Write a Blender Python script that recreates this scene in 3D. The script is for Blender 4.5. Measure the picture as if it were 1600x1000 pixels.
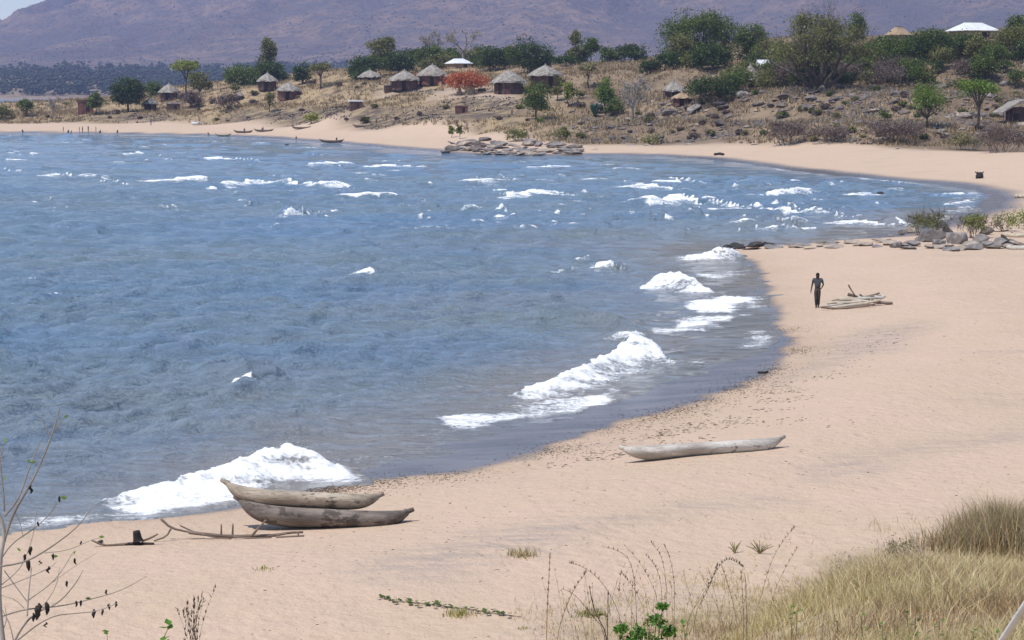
import bpy, bmesh, math, random
import numpy as np
from mathutils import Vector, Matrix, Quaternion

for o in list(bpy.data.objects):
    bpy.data.objects.remove(o)
SC = bpy.context.scene
COL = SC.collection
R = math.radians
rnd = random.Random(11)
rng = np.random.default_rng(7)

# ------------------------------------------------------------------ camera
FPX, CX, CY, HORIZON, CAMZ = 3200.0, 800.0, 500.0, 140.0, 11.0
PITCH = math.atan((CY - HORIZON) / FPX)
cam = bpy.data.cameras.new('camera')
cam.sensor_width = 36.0
cam.lens = FPX / 1600.0 * 36.0
cam.clip_start = 0.2
cam.clip_end = 60000
camo = bpy.data.objects.new('camera', cam)
camo.location = (0, 0, CAMZ)
camo.rotation_euler = (math.pi / 2 - PITCH, 0, 0)
COL.objects.link(camo)
SC.camera = camo

# ------------------------------------------------------------------ sky, sun, exposure
SUN_EL, SUN_AZ = 62.0, 232.0          # compass-like: 0 = +Y, 90 = +X ; light comes from here
w = bpy.data.worlds.new('World')
SC.world = w
w.use_nodes = True
wn = w.node_tree.nodes
wl = w.node_tree.links
wn.clear()
sky = wn.new('ShaderNodeTexSky')
sky.sky_type = 'NISHITA'
sky.sun_disc = False
sky.sun_elevation = R(SUN_EL)
sky.sun_rotation = R(SUN_AZ)
sky.altitude = 500
sky.air_density = 1.1
sky.dust_density = 0.2
sky.ozone_density = 3.0
bg = wn.new('ShaderNodeBackground')
bg.inputs['Strength'].default_value = 0.15
wo = wn.new('ShaderNodeOutputWorld')
wl.new(sky.outputs[0], bg.inputs[0])
wl.new(bg.outputs[0], wo.inputs[0])

sun = bpy.data.lights.new('sun', 'SUN')
sun.energy = 4.5
sun.angle = R(0.53)
sun.color = (1.0, 0.955, 0.89)
suno = bpy.data.objects.new('sun', sun)
az, el = R(SUN_AZ), R(SUN_EL)
sdir = Vector((math.sin(az) * math.cos(el), math.cos(az) * math.cos(el), math.sin(el)))
suno.rotation_euler = sdir.to_track_quat('Z', 'Y').to_euler()
suno.location = (-60, -40, 90)
COL.objects.link(suno)

SC.view_settings.view_transform = 'Standard'
SC.view_settings.look = 'None'
SC.view_settings.exposure = 0.0
SC.view_settings.gamma = 1.0
SC.view_settings.use_curve_mapping = False
SC.render.engine = 'CYCLES'
SC.cycles.use_denoising = True
SC.cycles.max_bounces = 6
SC.cycles.diffuse_bounces = 2
SC.cycles.glossy_bounces = 3
SC.cycles.transmission_bounces = 3
SC.cycles.volume_bounces = 1
SC.cycles.transparent_max_bounces = 6
SC.cycles.sample_clamp_indirect = 6.0
SC.cycles.sample_clamp_direct = 12.0

# ------------------------------------------------------------------ numeric helpers
def ray(px, py):
    u = (px - CX) / FPX
    v = (CY - py) / FPX
    dy = math.cos(PITCH) + v * math.sin(PITCH)
    dz = -math.sin(PITCH) + v * math.cos(PITCH)
    return u / dy, dz / dy            # x and z gained per metre of depth (y)

def onz(px, py, z=0.0):
    a, b = ray(px, py)
    d = (z - CAMZ) / b
    return (a * d, d)

def ndepth(py_, z=0.0):
    return onz(800, py_, z)[1]

def hash2(ix, iy, seed):
    h = (ix.astype(np.int64) * 374761393 + iy.astype(np.int64) * 668265263 + seed * 974711) & 0x7fffffff
    h = ((h ^ (h >> 13)) * 1274126177) & 0x7fffffff
    h = (h ^ (h >> 16)) & 0xffff
    return h / 65535.0

def vnoise(x, y, seed=0):
    x = np.asarray(x, float); y = np.asarray(y, float)
    ix = np.floor(x); iy = np.floor(y)
    fx = x - ix; fy = y - iy
    fx = fx * fx * fx * (fx * (fx * 6 - 15) + 10)
    fy = fy * fy * fy * (fy * (fy * 6 - 15) + 10)
    a = hash2(ix, iy, seed); b = hash2(ix + 1, iy, seed)
    c = hash2(ix, iy + 1, seed); d = hash2(ix + 1, iy + 1, seed)
    return (a + (b - a) * fx) * (1 - fy) + (c + (d - c) * fx) * fy      # 0..1

def fbm(x, y, seed=0, octv=4, gain=0.5):
    s = 0; a = 1; t = 0
    for i in range(octv):
        s = s + a * vnoise(x * 2 ** i + 17.3 * i, y * 2 ** i - 9.1 * i, seed + i)
        t += a; a *= gain
    return s / t

def sstep(a, b, x):
    t = np.clip((x - a) / (b - a), 0, 1)
    return t * t * (3 - 2 * t)

def poly_dist(x, y, P, closed=False):
    """distance to polyline"""
    P = np.asarray(P, float)
    best = np.full(x.shape, 1e18)
    n = len(P)
    for i in range(n if closed else n - 1):
        ax, ay = P[i]; bx, by = P[(i + 1) % n]
        dx, dy = bx - ax, by - ay
        L = dx * dx + dy * dy + 1e-12
        t = np.clip(((x - ax) * dx + (y - ay) * dy) / L, 0, 1)
        d = (x - ax - t * dx) ** 2 + (y - ay - t * dy) ** 2
        best = np.minimum(best, d)
    return np.sqrt(best)

def inside(x, y, P):
    P = np.asarray(P, float)
    r = np.zeros(x.shape, bool)
    n = len(P)
    j = n - 1
    for i in range(n):
        xi, yi = P[i]; xj, yj = P[j]
        if yi != yj:
            c = ((yi > y) != (yj > y)) & (x < (xj - xi) * (y - yi) / (yj - yi) + xi)
            r ^= c
        j = i
    return r

def smooth_line(P, it=2):
    P = [tuple(p) for p in P]
    for _ in range(it):
        Q = [P[0]]
        for a, b in zip(P[:-1], P[1:]):
            Q.append(tuple(0.75 * np.array(a) + 0.25 * np.array(b)))
            Q.append(tuple(0.25 * np.array(a) + 0.75 * np.array(b)))
        Q.append(P[-1])
        P = Q
    return P

# ------------------------------------------------------------------ the lake outline (near beach, spit, bay, far beach)
near_px = [(-900, 900), (-300, 858), (0, 834), (130, 812), (250, 808), (330, 795), (420, 766), (520, 738), (610, 722),
           (700, 697), (800, 668), (900, 644), (985, 618), (1050, 590), (1115, 567), (1180, 548), (1208, 530),
           (1200, 508), (1188, 480), (1188, 448), (1170, 416), (1138, 398), (1118, 389),
           (1150, 381), (1210, 384), (1290, 377), (1370, 368), (1410, 358), (1450, 350), (1490, 338), (1520, 322), (1535, 306),
           (1515, 296), (1440, 287), (1330, 277), (1240, 268), (1150, 254), (1050, 245), (960, 243), (860, 244), (770, 243),
           (690, 240), (640, 234), (540, 226), (440, 217), (360, 213), (250, 210), (100, 208), (0, 207), (-250, 205), (-700, 203)]
SHORE = smooth_line([onz(*p) for p in near_px], 1)
# far side: round the tip of the low peninsula and back out to the open lake
SHORE += [(-330, 640), (-330, 700), (-240, 740), (-120, 760), (80, 780), (300, 860), (500, 1000), (700, 1500), (500, 1900),
          (100, 2060), (-300, 2180), (-900, 2250), (-2500, 2300), (-9000, 2300)]
LAKE = SHORE + [(-9000, 10), (-400, 10)]
SHORE = np.array(SHORE); LAKE = np.array(LAKE)

def shore_s(x, y):
    """signed distance from the waterline, positive on land"""
    d = poly_dist(x, y, SHORE)
    return np.where(inside(x, y, LAKE), -d, d)

# hillside control points: (pixel x, pixel y, depth)
CP = [(-350, 196, 590), (-350, 170, 680), (0, 194, 575), (0, 180, 620), (0, 166, 690), (150, 194, 560), (150, 176, 610), (150, 160, 690),
      (300, 196, 545), (300, 175, 590), (300, 152, 640), (300, 135, 690), (420, 198, 515), (420, 165, 560), (420, 135, 610), (420, 122, 680),
      (550, 200, 470), (550, 168, 520), (550, 130, 570), (550, 112, 620), (550, 104, 700),
      (700, 213, 420), (700, 180, 465), (700, 142, 515), (700, 115, 570), (700, 104, 650),
      (800, 222, 380), (800, 182, 430), (800, 146, 480), (800, 124, 520), (800, 106, 600),
      (900, 222, 375), (900, 190, 415), (900, 150, 460), (900, 118, 510), (900, 102, 590),
      (1000, 222, 368), (1000, 190, 400), (1000, 150, 450), (1000, 106, 510), (1000, 98, 600),
      (1150, 222, 350), (1150, 190, 380), (1150, 140, 420), (1150, 100, 480), (1150, 85, 580),
      (1300, 225, 330), (1300, 190, 358), (1300, 138, 400), (1300, 105, 450), (1300, 68, 540), (1300, 60, 640),
      (1450, 232, 325), (1450, 195, 350), (1450, 145, 390), (1450, 100, 440), (1450, 62, 520), (1450, 52, 640),
      (1600, 237, 322), (1600, 200, 345), (1600, 150, 380), (1600, 100, 430), (1600, 60, 510), (1600, 48, 640),
      (2100, 237, 330), (2100, 190, 360), (2100, 100, 430), (2100, 60, 520), (2100, 40, 640)]
CPW = []
for px_, py_, d_ in CP:
    a_, b_ = ray(px_, py_)
    CPW.append((a_ * d_, d_, CAMZ + b_ * d_))
CPW = np.array(CPW)

def hill(x, y):
    num = np.zeros(x.shape); den = np.zeros(x.shape)
    for cx, cy, cz in CPW:
        d2 = (x - cx) ** 2 + (1.3 * (y - cy)) ** 2 + 60.0
        wgt = 1.0 / d2 ** 2
        num += wgt * cz; den += wgt
    return num / den

def bank(x, y):
    """the bluff the photographer stands on, reaching farther out on the right"""
    ang = x / np.maximum(y, 3.0)
    reach = 0.0 + 9.0 * sstep(0.02, 0.20, ang) - 1.5 * sstep(0.0, -0.15, ang)
    reach = reach * sstep(14, 34, y)
    yy = y - reach
    return 9.35 - 0.262 * yy + 0.25 * (fbm(x * 0.35, y * 0.35, 5, 3) - 0.5)

def terrain(x, y):
    x = np.asarray(x, float); y = np.asarray(y, float)
    shp = x.shape
    x = x.ravel(); y = y.ravel()
    s = shore_s(x, y)
    # beach
    zb = np.where(s < 0, 0.055 * s, np.where(s < 9, 0.062 * s, 0.558 + 0.016 * (np.minimum(s, 60) - 9)))
    zb = np.maximum(zb, -3.5)
    berm = 0.16 * np.exp(-((s - 10.5) / 3.0) ** 2)
    zb = zb + np.where(y < 140, berm, 0)
    zb = zb + np.where(s > 3, 0.10 * (fbm(x * 0.12, y * 0.12, 3, 3) - 0.5) * sstep(3, 10, s), 0)
    zb = zb + np.where((s > 6) & (y < 150), 0.05 * (fbm(x * 1.1, y * 0.8, 8, 3) - 0.5) * sstep(6, 12, s), 0)
    # hillside of the far shore
    far = (y > 180) & (y < 1000)
    zh = zb.copy()
    if far.any():
        xf, yf, sf = x[far], y[far], s[far]
        h = hill(xf, yf)
        h = h - np.clip(yf - 680, 0, 400) * 0.05
        bw = sstep(8, 34, sf)
        rough = (fbm(xf * 0.05, yf * 0.05, 21, 4) - 0.5) * 1.6 + (fbm(xf * 0.4, yf * 0.4, 22, 2) - 0.5) * 0.4
        hh = h + rough * sstep(20, 60, sf)
        zz = zb[far] * (1 - bw) + np.maximum(hh, 0.4) * bw
        edge = sstep(185, 235, yf) * (1 - sstep(900, 1000, yf))
        zh[far] = zb[far] * (1 - edge) + zz * edge
    # the plain at the foot of the mountains
    pl = y >= 900
    if pl.any():
        t = sstep(0, 80, s[pl])
        zp = np.maximum(0.6, (y[pl] - 2150) * 0.036)
        zh[pl] = np.where(s[pl] > 0, zb[pl] * (1 - t) + zp * t, zb[pl])
    nb = y < 60
    if nb.any():
        xb, yb = x[nb], y[nb]
        b = bank(xb, yb)
        z0 = zh[nb]
        k = 0.5
        m = np.maximum(b, z0)
        zh[nb] = m + np.maximum(k - np.abs(b - z0), 0) ** 2 / (4 * k)
    return zh.reshape(shp)

def tz(x, y):
    return float(terrain(np.array([x]), np.array([y]))[0])

_D = np.concatenate([np.arange(14, 130, 0.1), np.arange(130, 760, 0.5), np.arange(760, 2500, 5)])
def hit(px, py, dmin=14.0):
    """where the line of sight through a point of the photograph first meets the ground"""
    a, b = ray(px, py)
    D = _D[_D >= dmin]
    z = terrain(a * D, D)
    zr = CAMZ + b * D
    k = np.argmax(zr <= np.maximum(z, 0.0))
    d = D[k]
    return Vector((a * d, d, max(float(z[k]), 0.0)))

def at(px, d):
    a, _ = ray(px, 140)
    return Vector((a * d, d, tz(a * d, d)))

def pix(px, py, d):
    a, b = ray(px, py)
    return Vector((a * d, d, CAMZ + b * d))
# ------------------------------------------------------------------ mesh + object helpers
class MB:
    def __init__(self):
        self.v = []; self.f = []; self.m = []
    def face(self, pts, mi=0):
        n = len(self.v)
        self.v += [tuple(p) for p in pts]
        self.f.append(tuple(range(n, n + len(pts))))
        self.m.append(mi)
    def tube(self, pts, rad, sides=6, cap=True, mi=0, squash=1.0):
        pts = [Vector(p) for p in pts]
        n = len(pts)
        base = len(self.v)
        up = Vector((0, 0, 1))
        prev = None
        for i, p in enumerate(pts):
            t = (pts[min(i + 1, n - 1)] - pts[max(i - 1, 0)])
            if t.length < 1e-9: t = Vector((0, 0, 1))
            t.normalize()
            if prev is None:
                a = t.orthogonal().normalized()
            else:
                a = (prev - t * prev.dot(t))
                a = a.normalized() if a.length > 1e-6 else t.orthogonal().normalized()
            prev = a
            b = t.cross(a)
            r = rad[i] if hasattr(rad, '__len__') else rad
            for k in range(sides):
                g = 2 * math.pi * k / sides
                self.v.append(tuple(p + a * (r * math.cos(g)) + b * (r * squash * math.sin(g))))
        for i in range(n - 1):
            for k in range(sides):
                k2 = (k + 1) % sides
                self.f.append((base + i * sides + k, base + i * sides + k2, base + (i + 1) * sides + k2, base + (i + 1) * sides + k))
                self.m.append(mi)
        if cap:
            self.f.append(tuple(base + k for k in reversed(range(sides)))); self.m.append(mi)
            self.f.append(tuple(base + (n - 1) * sides + k for k in range(sides))); self.m.append(mi)
    def box(self, c, s, rz=0.0, mi=0, taper=0.0):
        cx, cy, cz = c; hx, hy, hz = s[0] / 2, s[1] / 2, s[2] / 2
        ca, sa = math.cos(rz), math.sin(rz)
        b = len(self.v)
        for z in (-1, 1):
            q = 1 - taper * (z > 0)
            for x, y in ((-1, -1), (1, -1), (1, 1), (-1, 1)):
                X, Y = x * hx * q, y * hy * q
                self.v.append((cx + X * ca - Y * sa, cy + X * sa + Y * ca, cz + z * hz))
        for f in ((3, 2, 1, 0), (4, 5, 6, 7), (0, 1, 5, 4), (1, 2, 6, 5), (2, 3, 7, 6), (3, 0, 4, 7)):
            self.f.append(tuple(b + i for i in f)); self.m.append(mi)
    def loft(self, rings, closed=True, cap=True, mi=0):
        base = len(self.v); k = len(rings[0])
        for r in rings: self.v += [tuple(p) for p in r]
        for i in range(len(rings) - 1):
            for j in range(k if closed else k - 1):
                j2 = (j + 1) % k
                self.f.append((base + i * k + j, base + i * k + j2, base + (i + 1) * k + j2, base + (i + 1) * k + j)); self.m.append(mi)
        if cap:
            self.f.append(tuple(base + j for j in reversed(range(k)))); self.m.append(mi)
            e = base + (len(rings) - 1) * k
            self.f.append(tuple(e + j for j in range(k))); self.m.append(mi)
    def build(self, name, mat, parent=None, smooth=False):
        me = bpy.data.meshes.new(name)
        me.from_pydata(self.v, [], self.f)
        return link(name, me, mat, parent, smooth)

def link(name, me, mat, parent=None, smooth=False):
    if mat is not None and not me.materials:
        me.materials.append(mat)
    if smooth:
        me.polygons.foreach_set('use_smooth', np.ones(len(me.polygons), bool))
    me.update()
    o = bpy.data.objects.new(name, me)
    COL.objects.link(o)
    if parent is not None: o.parent = parent
    return o

def np_mesh(name, V, F, smooth=True):
    """big mesh straight from arrays; F is (n,4) or (n,3)"""
    V = np.ascontiguousarray(V, np.float32); F = np.ascontiguousarray(F, np.int32)
    me = bpy.data.meshes.new(name)
    n, k = F.shape
    me.vertices.add(len(V)); me.vertices.foreach_set('co', V.ravel())
    me.loops.add(n * k); me.loops.foreach_set('vertex_index', F.ravel())
    me.polygons.add(n)
    me.polygons.foreach_set('loop_start', np.arange(0, n * k, k, dtype=np.int32))
    me.polygons.foreach_set('loop_total', np.full(n, k, np.int32))
    me.polygons.foreach_set('use_smooth', np.full(n, smooth, bool))
    me.update(calc_edges=True)
    me.validate()
    return me

def add_attr(me, name, arr):
    a = me.attributes.new(name, 'FLOAT', 'POINT')
    a.data.foreach_set('value', np.ascontiguousarray(arr, np.float32))

def empty(name, loc, rz=0.0):
    o = bpy.data.objects.new(name, None)
    o.empty_display_size = 0.3
    o.location = loc; o.rotation_euler = (0, 0, rz)
    COL.objects.link(o)
    return o

def tag(o, label=None, cat=None, group=None, kind=None):
    if label: o['label'] = label
    if cat: o['category'] = cat
    if group: o['group'] = group
    if kind: o['kind'] = kind
    return o

# ------------------------------------------------------------------ materials
class NT:
    def __init__(self, name):
        self.mat = bpy.data.materials.new(name)
        self.mat.use_nodes = True
        self.t = self.mat.node_tree
        self.t.nodes.clear()
        self.out = self.t.nodes.new('ShaderNodeOutputMaterial')
    def n(self, typ, ins=None, **kw):
        nd = self.t.nodes.new('ShaderNode' + typ)
        for k, v in kw.items(): setattr(nd, k, v)
        for k, v in (ins or {}).items(): self.set(nd, k, v)
        return nd
    def set(self, nd, key, v):
        sk = nd.inputs[key]
        if isinstance(v, bpy.types.NodeSocket): self.t.links.new(v, sk)
        elif isinstance(v, bpy.types.Node): self.t.links.new(v.outputs[0], sk)
        else:
            if sk.type == 'RGBA' and len(v) == 3: v = (*v, 1)
            sk.default_value = v
    def attr(self, name):
        return self.n('Attribute', attribute_name=name).outputs['Fac']
    def coord(self, which='Object'):
        return self.n('TexCoord').outputs[which]
    def map(self, scale, which='Object', rot=(0, 0, 0)):
        return self.n('Mapping', {'Vector': self.coord(which), 'Scale': scale, 'Rotation': rot}).outputs[0]
    def noise(self, vec, scale=1.0, detail=4.0, rough=0.55, dist=0.0):
        return self.n('TexNoise', {'Vector': vec, 'Scale': scale, 'Detail': detail, 'Roughness': rough, 'Distortion': dist}).outputs['Fac']
    def ramp(self, fac, a, b, smooth=True):
        return self.n('MapRange', {'Value': fac, 'From Min': a, 'From Max': b, 'To Min': 0.0, 'To Max': 1.0},
                      interpolation_type='SMOOTHSTEP' if smooth else 'LINEAR').outputs[0]
    def math(self, op, a, b=0.0):
        nd = self.n('Math', operation=op)
        self.set(nd, 0, a); self.set(nd, 1, b)
        return nd.outputs[0]
    def mix(self, fac, a, b):
        nd = self.n('Mix', data_type='RGBA')
        self.set(nd, 'Factor', fac) if not isinstance(fac, (int, float)) else setattr(nd.inputs[0], 'default_value', fac)
        ia, ib = nd.inputs[6], nd.inputs[7]
        for sk, v in ((ia, a), (ib, b)):
            if isinstance(v, bpy.types.NodeSocket): self.t.links.new(v, sk)
            else: sk.default_value = (*v, 1) if len(v) == 3 else v
        return nd.outputs[2]
    def bump(self, h, strength=0.5, dist=0.05, normal=None):
        ins = {'Height': h, 'Strength': strength, 'Distance': dist}
        if normal is not None: ins['Normal'] = normal
        return self.n('Bump', ins).outputs[0]
    def princ(self, **ins):
        nd = self.n('BsdfPrincipled')
        for k, v in ins.items(): self.set(nd, k.replace('_', ' '), v)
        return nd
    def done(self, sh):
        self.t.links.new(sh.outputs[0] if isinstance(sh, bpy.types.Node) else sh, self.out.inputs['Surface'])
        return self.mat

def simple(name, c1, c2, scale=2.0, rough=0.9, bump=0.3, bdist=0.03, stretch=(1, 1, 1), lo=0.35, hi=0.65, spec=0.3):
    m = NT(name)
    v = m.map(stretch)
    f = m.noise(v, scale, 5, 0.6)
    c = m.mix(m.ramp(f, lo, hi), c1, c2)
    f2 = m.noise(v, scale * 5.3, 3, 0.6)
    c = m.mix(m.math('MULTIPLY', f2, 0.35), c, tuple(x * 0.55 for x in c1))
    p = m.princ(Base_Color=c, Roughness=rough, Normal=m.bump(f2, bump, bdist))
    p.inputs['Specular IOR Level'].default_value = spec
    return m.done(p)

def foliage(name, c1, c2, trans=0.35, scale=0.9):
    m = NT(name)
    g = m.n('NewGeometry')
    f = m.noise(g.outputs['Position'], scale, 3, 0.6)
    ri = g.outputs['Random Per Island']
    k = m.math('ADD', m.math('MULTIPLY', f, 0.7), m.math('MULTIPLY', ri, 0.55))
    c = m.mix(m.ramp(k, 0.35, 0.95), c1, c2)
    d = m.n('BsdfDiffuse', {'Color': c})
    t = m.n('BsdfTranslucent', {'Color': c})
    gl = m.n('BsdfGlossy', {'Color': (0.9, 0.95, 1.0), 'Roughness': 0.45})
    a = m.n('MixShader', {0: trans, 1: d.outputs[0], 2: t.outputs[0]})
    b = m.n('MixShader', {0: 0.015, 1: a.outputs[0], 2: gl.outputs[0]})
    return m.done(b)

M = {}
M['leaf_dark'] = foliage('leaf_dark', (0.028, 0.051, 0.014), (0.083, 0.125, 0.026))
M['leaf_mid'] = foliage('leaf_mid', (0.055, 0.088, 0.018), (0.159, 0.206, 0.041))
M['leaf_bright'] = foliage('leaf_bright', (0.080, 0.142, 0.018), (0.223, 0.312, 0.051))
M['leaf_olive'] = foliage('leaf_olive', (0.104, 0.110, 0.035), (0.255, 0.248, 0.076))
M['leaf_acacia'] = foliage('leaf_acacia', (0.143, 0.170, 0.031), (0.319, 0.355, 0.071))
M['leaf_yellow'] = foliage('leaf_yellow', (0.230, 0.243, 0.054), (0.405, 0.392, 0.108))
M['leaf_red'] = foliage('leaf_red', (0.34, 0.085, 0.035), (0.56, 0.19, 0.085), 0.3)
M['leaf_brown'] = foliage('leaf_brown', (0.125, 0.09, 0.078), (0.24, 0.18, 0.148), 0.2)
M['leaf_drygreen'] = foliage('leaf_drygreen', (0.176, 0.162, 0.074), (0.365, 0.317, 0.149), 0.25)
M['leaf_bluegreen'] = foliage('leaf_bluegreen', (0.041, 0.095, 0.068), (0.095, 0.189, 0.121))
M['twig_grey'] = simple('twig_grey', (0.22, 0.185, 0.155), (0.33, 0.29, 0.25), 6)
M['twig_dark'] = simple('twig_dark', (0.06, 0.045, 0.035), (0.12, 0.09, 0.07), 6)
M['twig_purple'] = simple('twig_purple', (0.13, 0.095, 0.085), (0.22, 0.165, 0.14), 1.5)
M['bark'] = simple('bark', (0.07, 0.055, 0.045), (0.16, 0.13, 0.105), 3, stretch=(1, 1, 0.3))
M['bark_pale'] = simple('bark_pale', (0.28, 0.25, 0.22), (0.48, 0.44, 0.39), 3, stretch=(1, 1, 0.4))
M['thatch'] = simple('thatch', (0.20, 0.175, 0.15), (0.40, 0.36, 0.31), 1.2, stretch=(1, 1, 0.35), bdist=0.08, bump=0.6)
M['thatch_tan'] = simple('thatch_tan', (0.30, 0.21, 0.13), (0.46, 0.34, 0.22), 1.2, stretch=(1, 1, 0.35), bdist=0.08, bump=0.6)
M['mud_wall'] = simple('mud_wall', (0.075, 0.042, 0.034), (0.15, 0.085, 0.065), 0.9)
M['mud_red'] = simple('mud_red', (0.13, 0.055, 0.045), (0.24, 0.115, 0.085), 0.9)
M['mud_tan'] = simple('mud_tan', (0.26, 0.17, 0.11), (0.38, 0.27, 0.18), 0.9)
M['doorway'] = simple('doorway', (0.02, 0.016, 0.014), (0.04, 0.03, 0.025), 2)  # near-black panel colour, painted shade of the open doorways
M['white_sheet'] = simple('white_sheet', (0.70, 0.70, 0.70), (0.86, 0.86, 0.86), 0.8, rough=0.45, bump=0.1, spec=0.5)
M['straw'] = simple('straw', (0.24, 0.17, 0.10), (0.40, 0.30, 0.19), 2.0, stretch=(1, 1, 0.3), bump=0.6, bdist=0.06)
M['twig_tan'] = simple('twig_tan', (0.30, 0.23, 0.155), (0.46, 0.37, 0.26), 6)
M['burnt'] = foliage('burnt', (0.045, 0.036, 0.032), (0.10, 0.08, 0.068), 0.0, 0.3)
M['pole_white'] = simple('pole_white', (0.62, 0.60, 0.58), (0.82, 0.80, 0.78), 3, rough=0.5)

def rockmat(name, c1, c2, c3):
    m = NT(name)
    v = m.map((1, 1, 1))
    big = m.noise(v, 1.1, 5, 0.6)
    c = m.mix(m.ramp(big, 0.35, 0.65), c1, c2)
    sp = m.noise(v, 7, 4, 0.7)
    c = m.mix(m.math('MULTIPLY', m.ramp(sp, 0.5, 0.75), 0.7), c, c3)
    h = m.math('ADD', big, m.math('MULTIPLY', sp, 0.5))
    return m.done(m.princ(Base_Color=c, Roughness=0.9, Normal=m.bump(h, 0.7, 0.12)))
M['rock'] = rockmat('rock', (0.15, 0.13, 0.12), (0.30, 0.265, 0.24), (0.08, 0.07, 0.065))
M['rock_pale'] = rockmat('rock_pale', (0.26, 0.205, 0.165), (0.44, 0.36, 0.285), (0.13, 0.105, 0.085))
M['rock_dark'] = rockmat('rock_dark', (0.085, 0.070, 0.063), (0.20, 0.165, 0.145), (0.045, 0.038, 0.035))
M['rock_wet'] = rockmat('rock_wet', (0.02, 0.018, 0.017), (0.055, 0.05, 0.047), (0.012, 0.012, 0.012))

def woodmat(name, c1, c2, dark, streak=7.0, dk=0.62):
    m = NT(name)
    v = m.map((0.45, 2.4, 2.4))
    big = m.noise(v, 1.5, 5, 0.6, 0.3)
    c = m.mix(m.ramp(big, 0.32, 0.68), c1, c2)
    st = m.noise(m.map((0.6, 9, 9)), streak * 0.6, 4, 0.65)
    c = m.mix(m.math('MULTIPLY', m.ramp(st, 0.5, 0.72), 0.75), c, dark)
    pat = m.noise(m.map((1.0, 1.6, 1.6)), 1.7, 6, 0.68)
    c = m.mix(m.math('MULTIPLY', m.ramp(pat, dk, dk + 0.06), 0.8), c, dark)
    h = m.math('ADD', st, m.math('MULTIPLY', big, 1.2))
    return m.done(m.princ(Base_Color=c, Roughness=0.88, Normal=m.bump(h, 0.6, 0.025)))
M['wood_pale'] = woodmat('wood_pale', (0.36, 0.32, 0.27), (0.66, 0.61, 0.54), (0.16, 0.13, 0.115), dk=0.60)
M['wood_tan'] = woodmat('wood_tan', (0.27, 0.22, 0.165), (0.52, 0.44, 0.34), (0.085, 0.066, 0.055), dk=0.58)
M['wood_dark'] = woodmat('wood_dark', (0.11, 0.088, 0.074), (0.27, 0.225, 0.19), (0.05, 0.04, 0.035), dk=0.54)
M['wood_black'] = simple('wood_black', (0.018, 0.015, 0.014), (0.05, 0.042, 0.038), 5)
M['log_pale'] = simple('log_pale', (0.42, 0.34, 0.25), (0.66, 0.57, 0.45), 3, stretch=(0.4, 3, 3))
M['log_brown'] = simple('log_brown', (0.15, 0.11, 0.085), (0.28, 0.21, 0.165), 3, stretch=(0.4, 3, 3))
M['far_boat'] = simple('far_boat', (0.10, 0.075, 0.06), (0.22, 0.17, 0.14), 2)
M['skin'] = simple('skin', (0.05, 0.028, 0.019), (0.08, 0.047, 0.033), 5, rough=0.5, bump=0.05)
M['hair'] = simple('hair', (0.006, 0.005, 0.005), (0.012, 0.011, 0.010), 20)
M['shirt_dark'] = simple('shirt_dark', (0.05, 0.05, 0.06), (0.085, 0.085, 0.10), 4)
M['trousers_dark'] = simple('trousers_dark', (0.04, 0.038, 0.036), (0.075, 0.07, 0.062), 4)
M['shirt_teal'] = simple('shirt_teal', (0.14, 0.27, 0.25), (0.22, 0.36, 0.33), 4)
M['shirt_white'] = simple('shirt_white', (0.6, 0.6, 0.6), (0.75, 0.75, 0.75), 4)
M['cloth_red'] = simple('cloth_red', (0.22, 0.05, 0.05), (0.32, 0.09, 0.08), 4)
M['blade_straw'] = foliage('blade_straw', (0.50, 0.40, 0.20), (0.74, 0.62, 0.37), 0.35, 0.7)
M['blade_green'] = foliage('blade_green', (0.44, 0.37, 0.16), (0.68, 0.57, 0.30), 0.35, 0.7)
M['blade_rust'] = foliage('blade_rust', (0.32, 0.21, 0.115), (0.52, 0.36, 0.20), 0.3, 0.7)
M['hill_grass'] = foliage('hill_grass', (0.22, 0.155, 0.088), (0.43, 0.325, 0.19), 0.2, 0.06)
M['vine_leaf'] = foliage('vine_leaf', (0.05, 0.085, 0.02), (0.15, 0.20, 0.05), 0.25, 2)
M['leaf_fresh'] = foliage('leaf_fresh', (0.06, 0.16, 0.02), (0.17, 0.33, 0.06), 0.4, 3)
M['debris'] = foliage('debris', (0.05, 0.035, 0.027), (0.17, 0.125, 0.09), 0.0, 3)
M['mountain_scrub'] = foliage('mountain_scrub', (0.06, 0.055, 0.042), (0.12, 0.095, 0.07), 0.1, 0.004)
M['far_wood'] = foliage('far_wood', (0.034, 0.047, 0.026), (0.042, 0.056, 0.030), 0.15, 0.01)
# ------------------------------------------------------------------ ground sheet
def depth_rows(y0, y1, step):
    return [ndepth(y) for y in np.arange(y0, y1, -step)]

def polar(us, ds):
    U, D = np.meshgrid(np.array(us), np.array(ds))
    return (U * D).ravel(), D.ravel(), len(us), len(ds)

def grid_faces(nu, nd):
    i = np.arange(nd - 1)[:, None] * nu + np.arange(nu - 1)[None, :]
    i = i.ravel()
    return np.stack([i, i + 1, i + 1 + nu, i + nu], 1)

def wide_us(n, edge=0.36):
    core = np.linspace(-edge, edge, n)
    side = np.array([0.40, 0.46, 0.55, 0.7, 0.95, 1.4, 2.2, 3.5])
    return np.concatenate([-side[::-1], core, side])

def world_poly(px):
    return np.array([tuple(hit(*p))[:2] for p in px])

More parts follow.
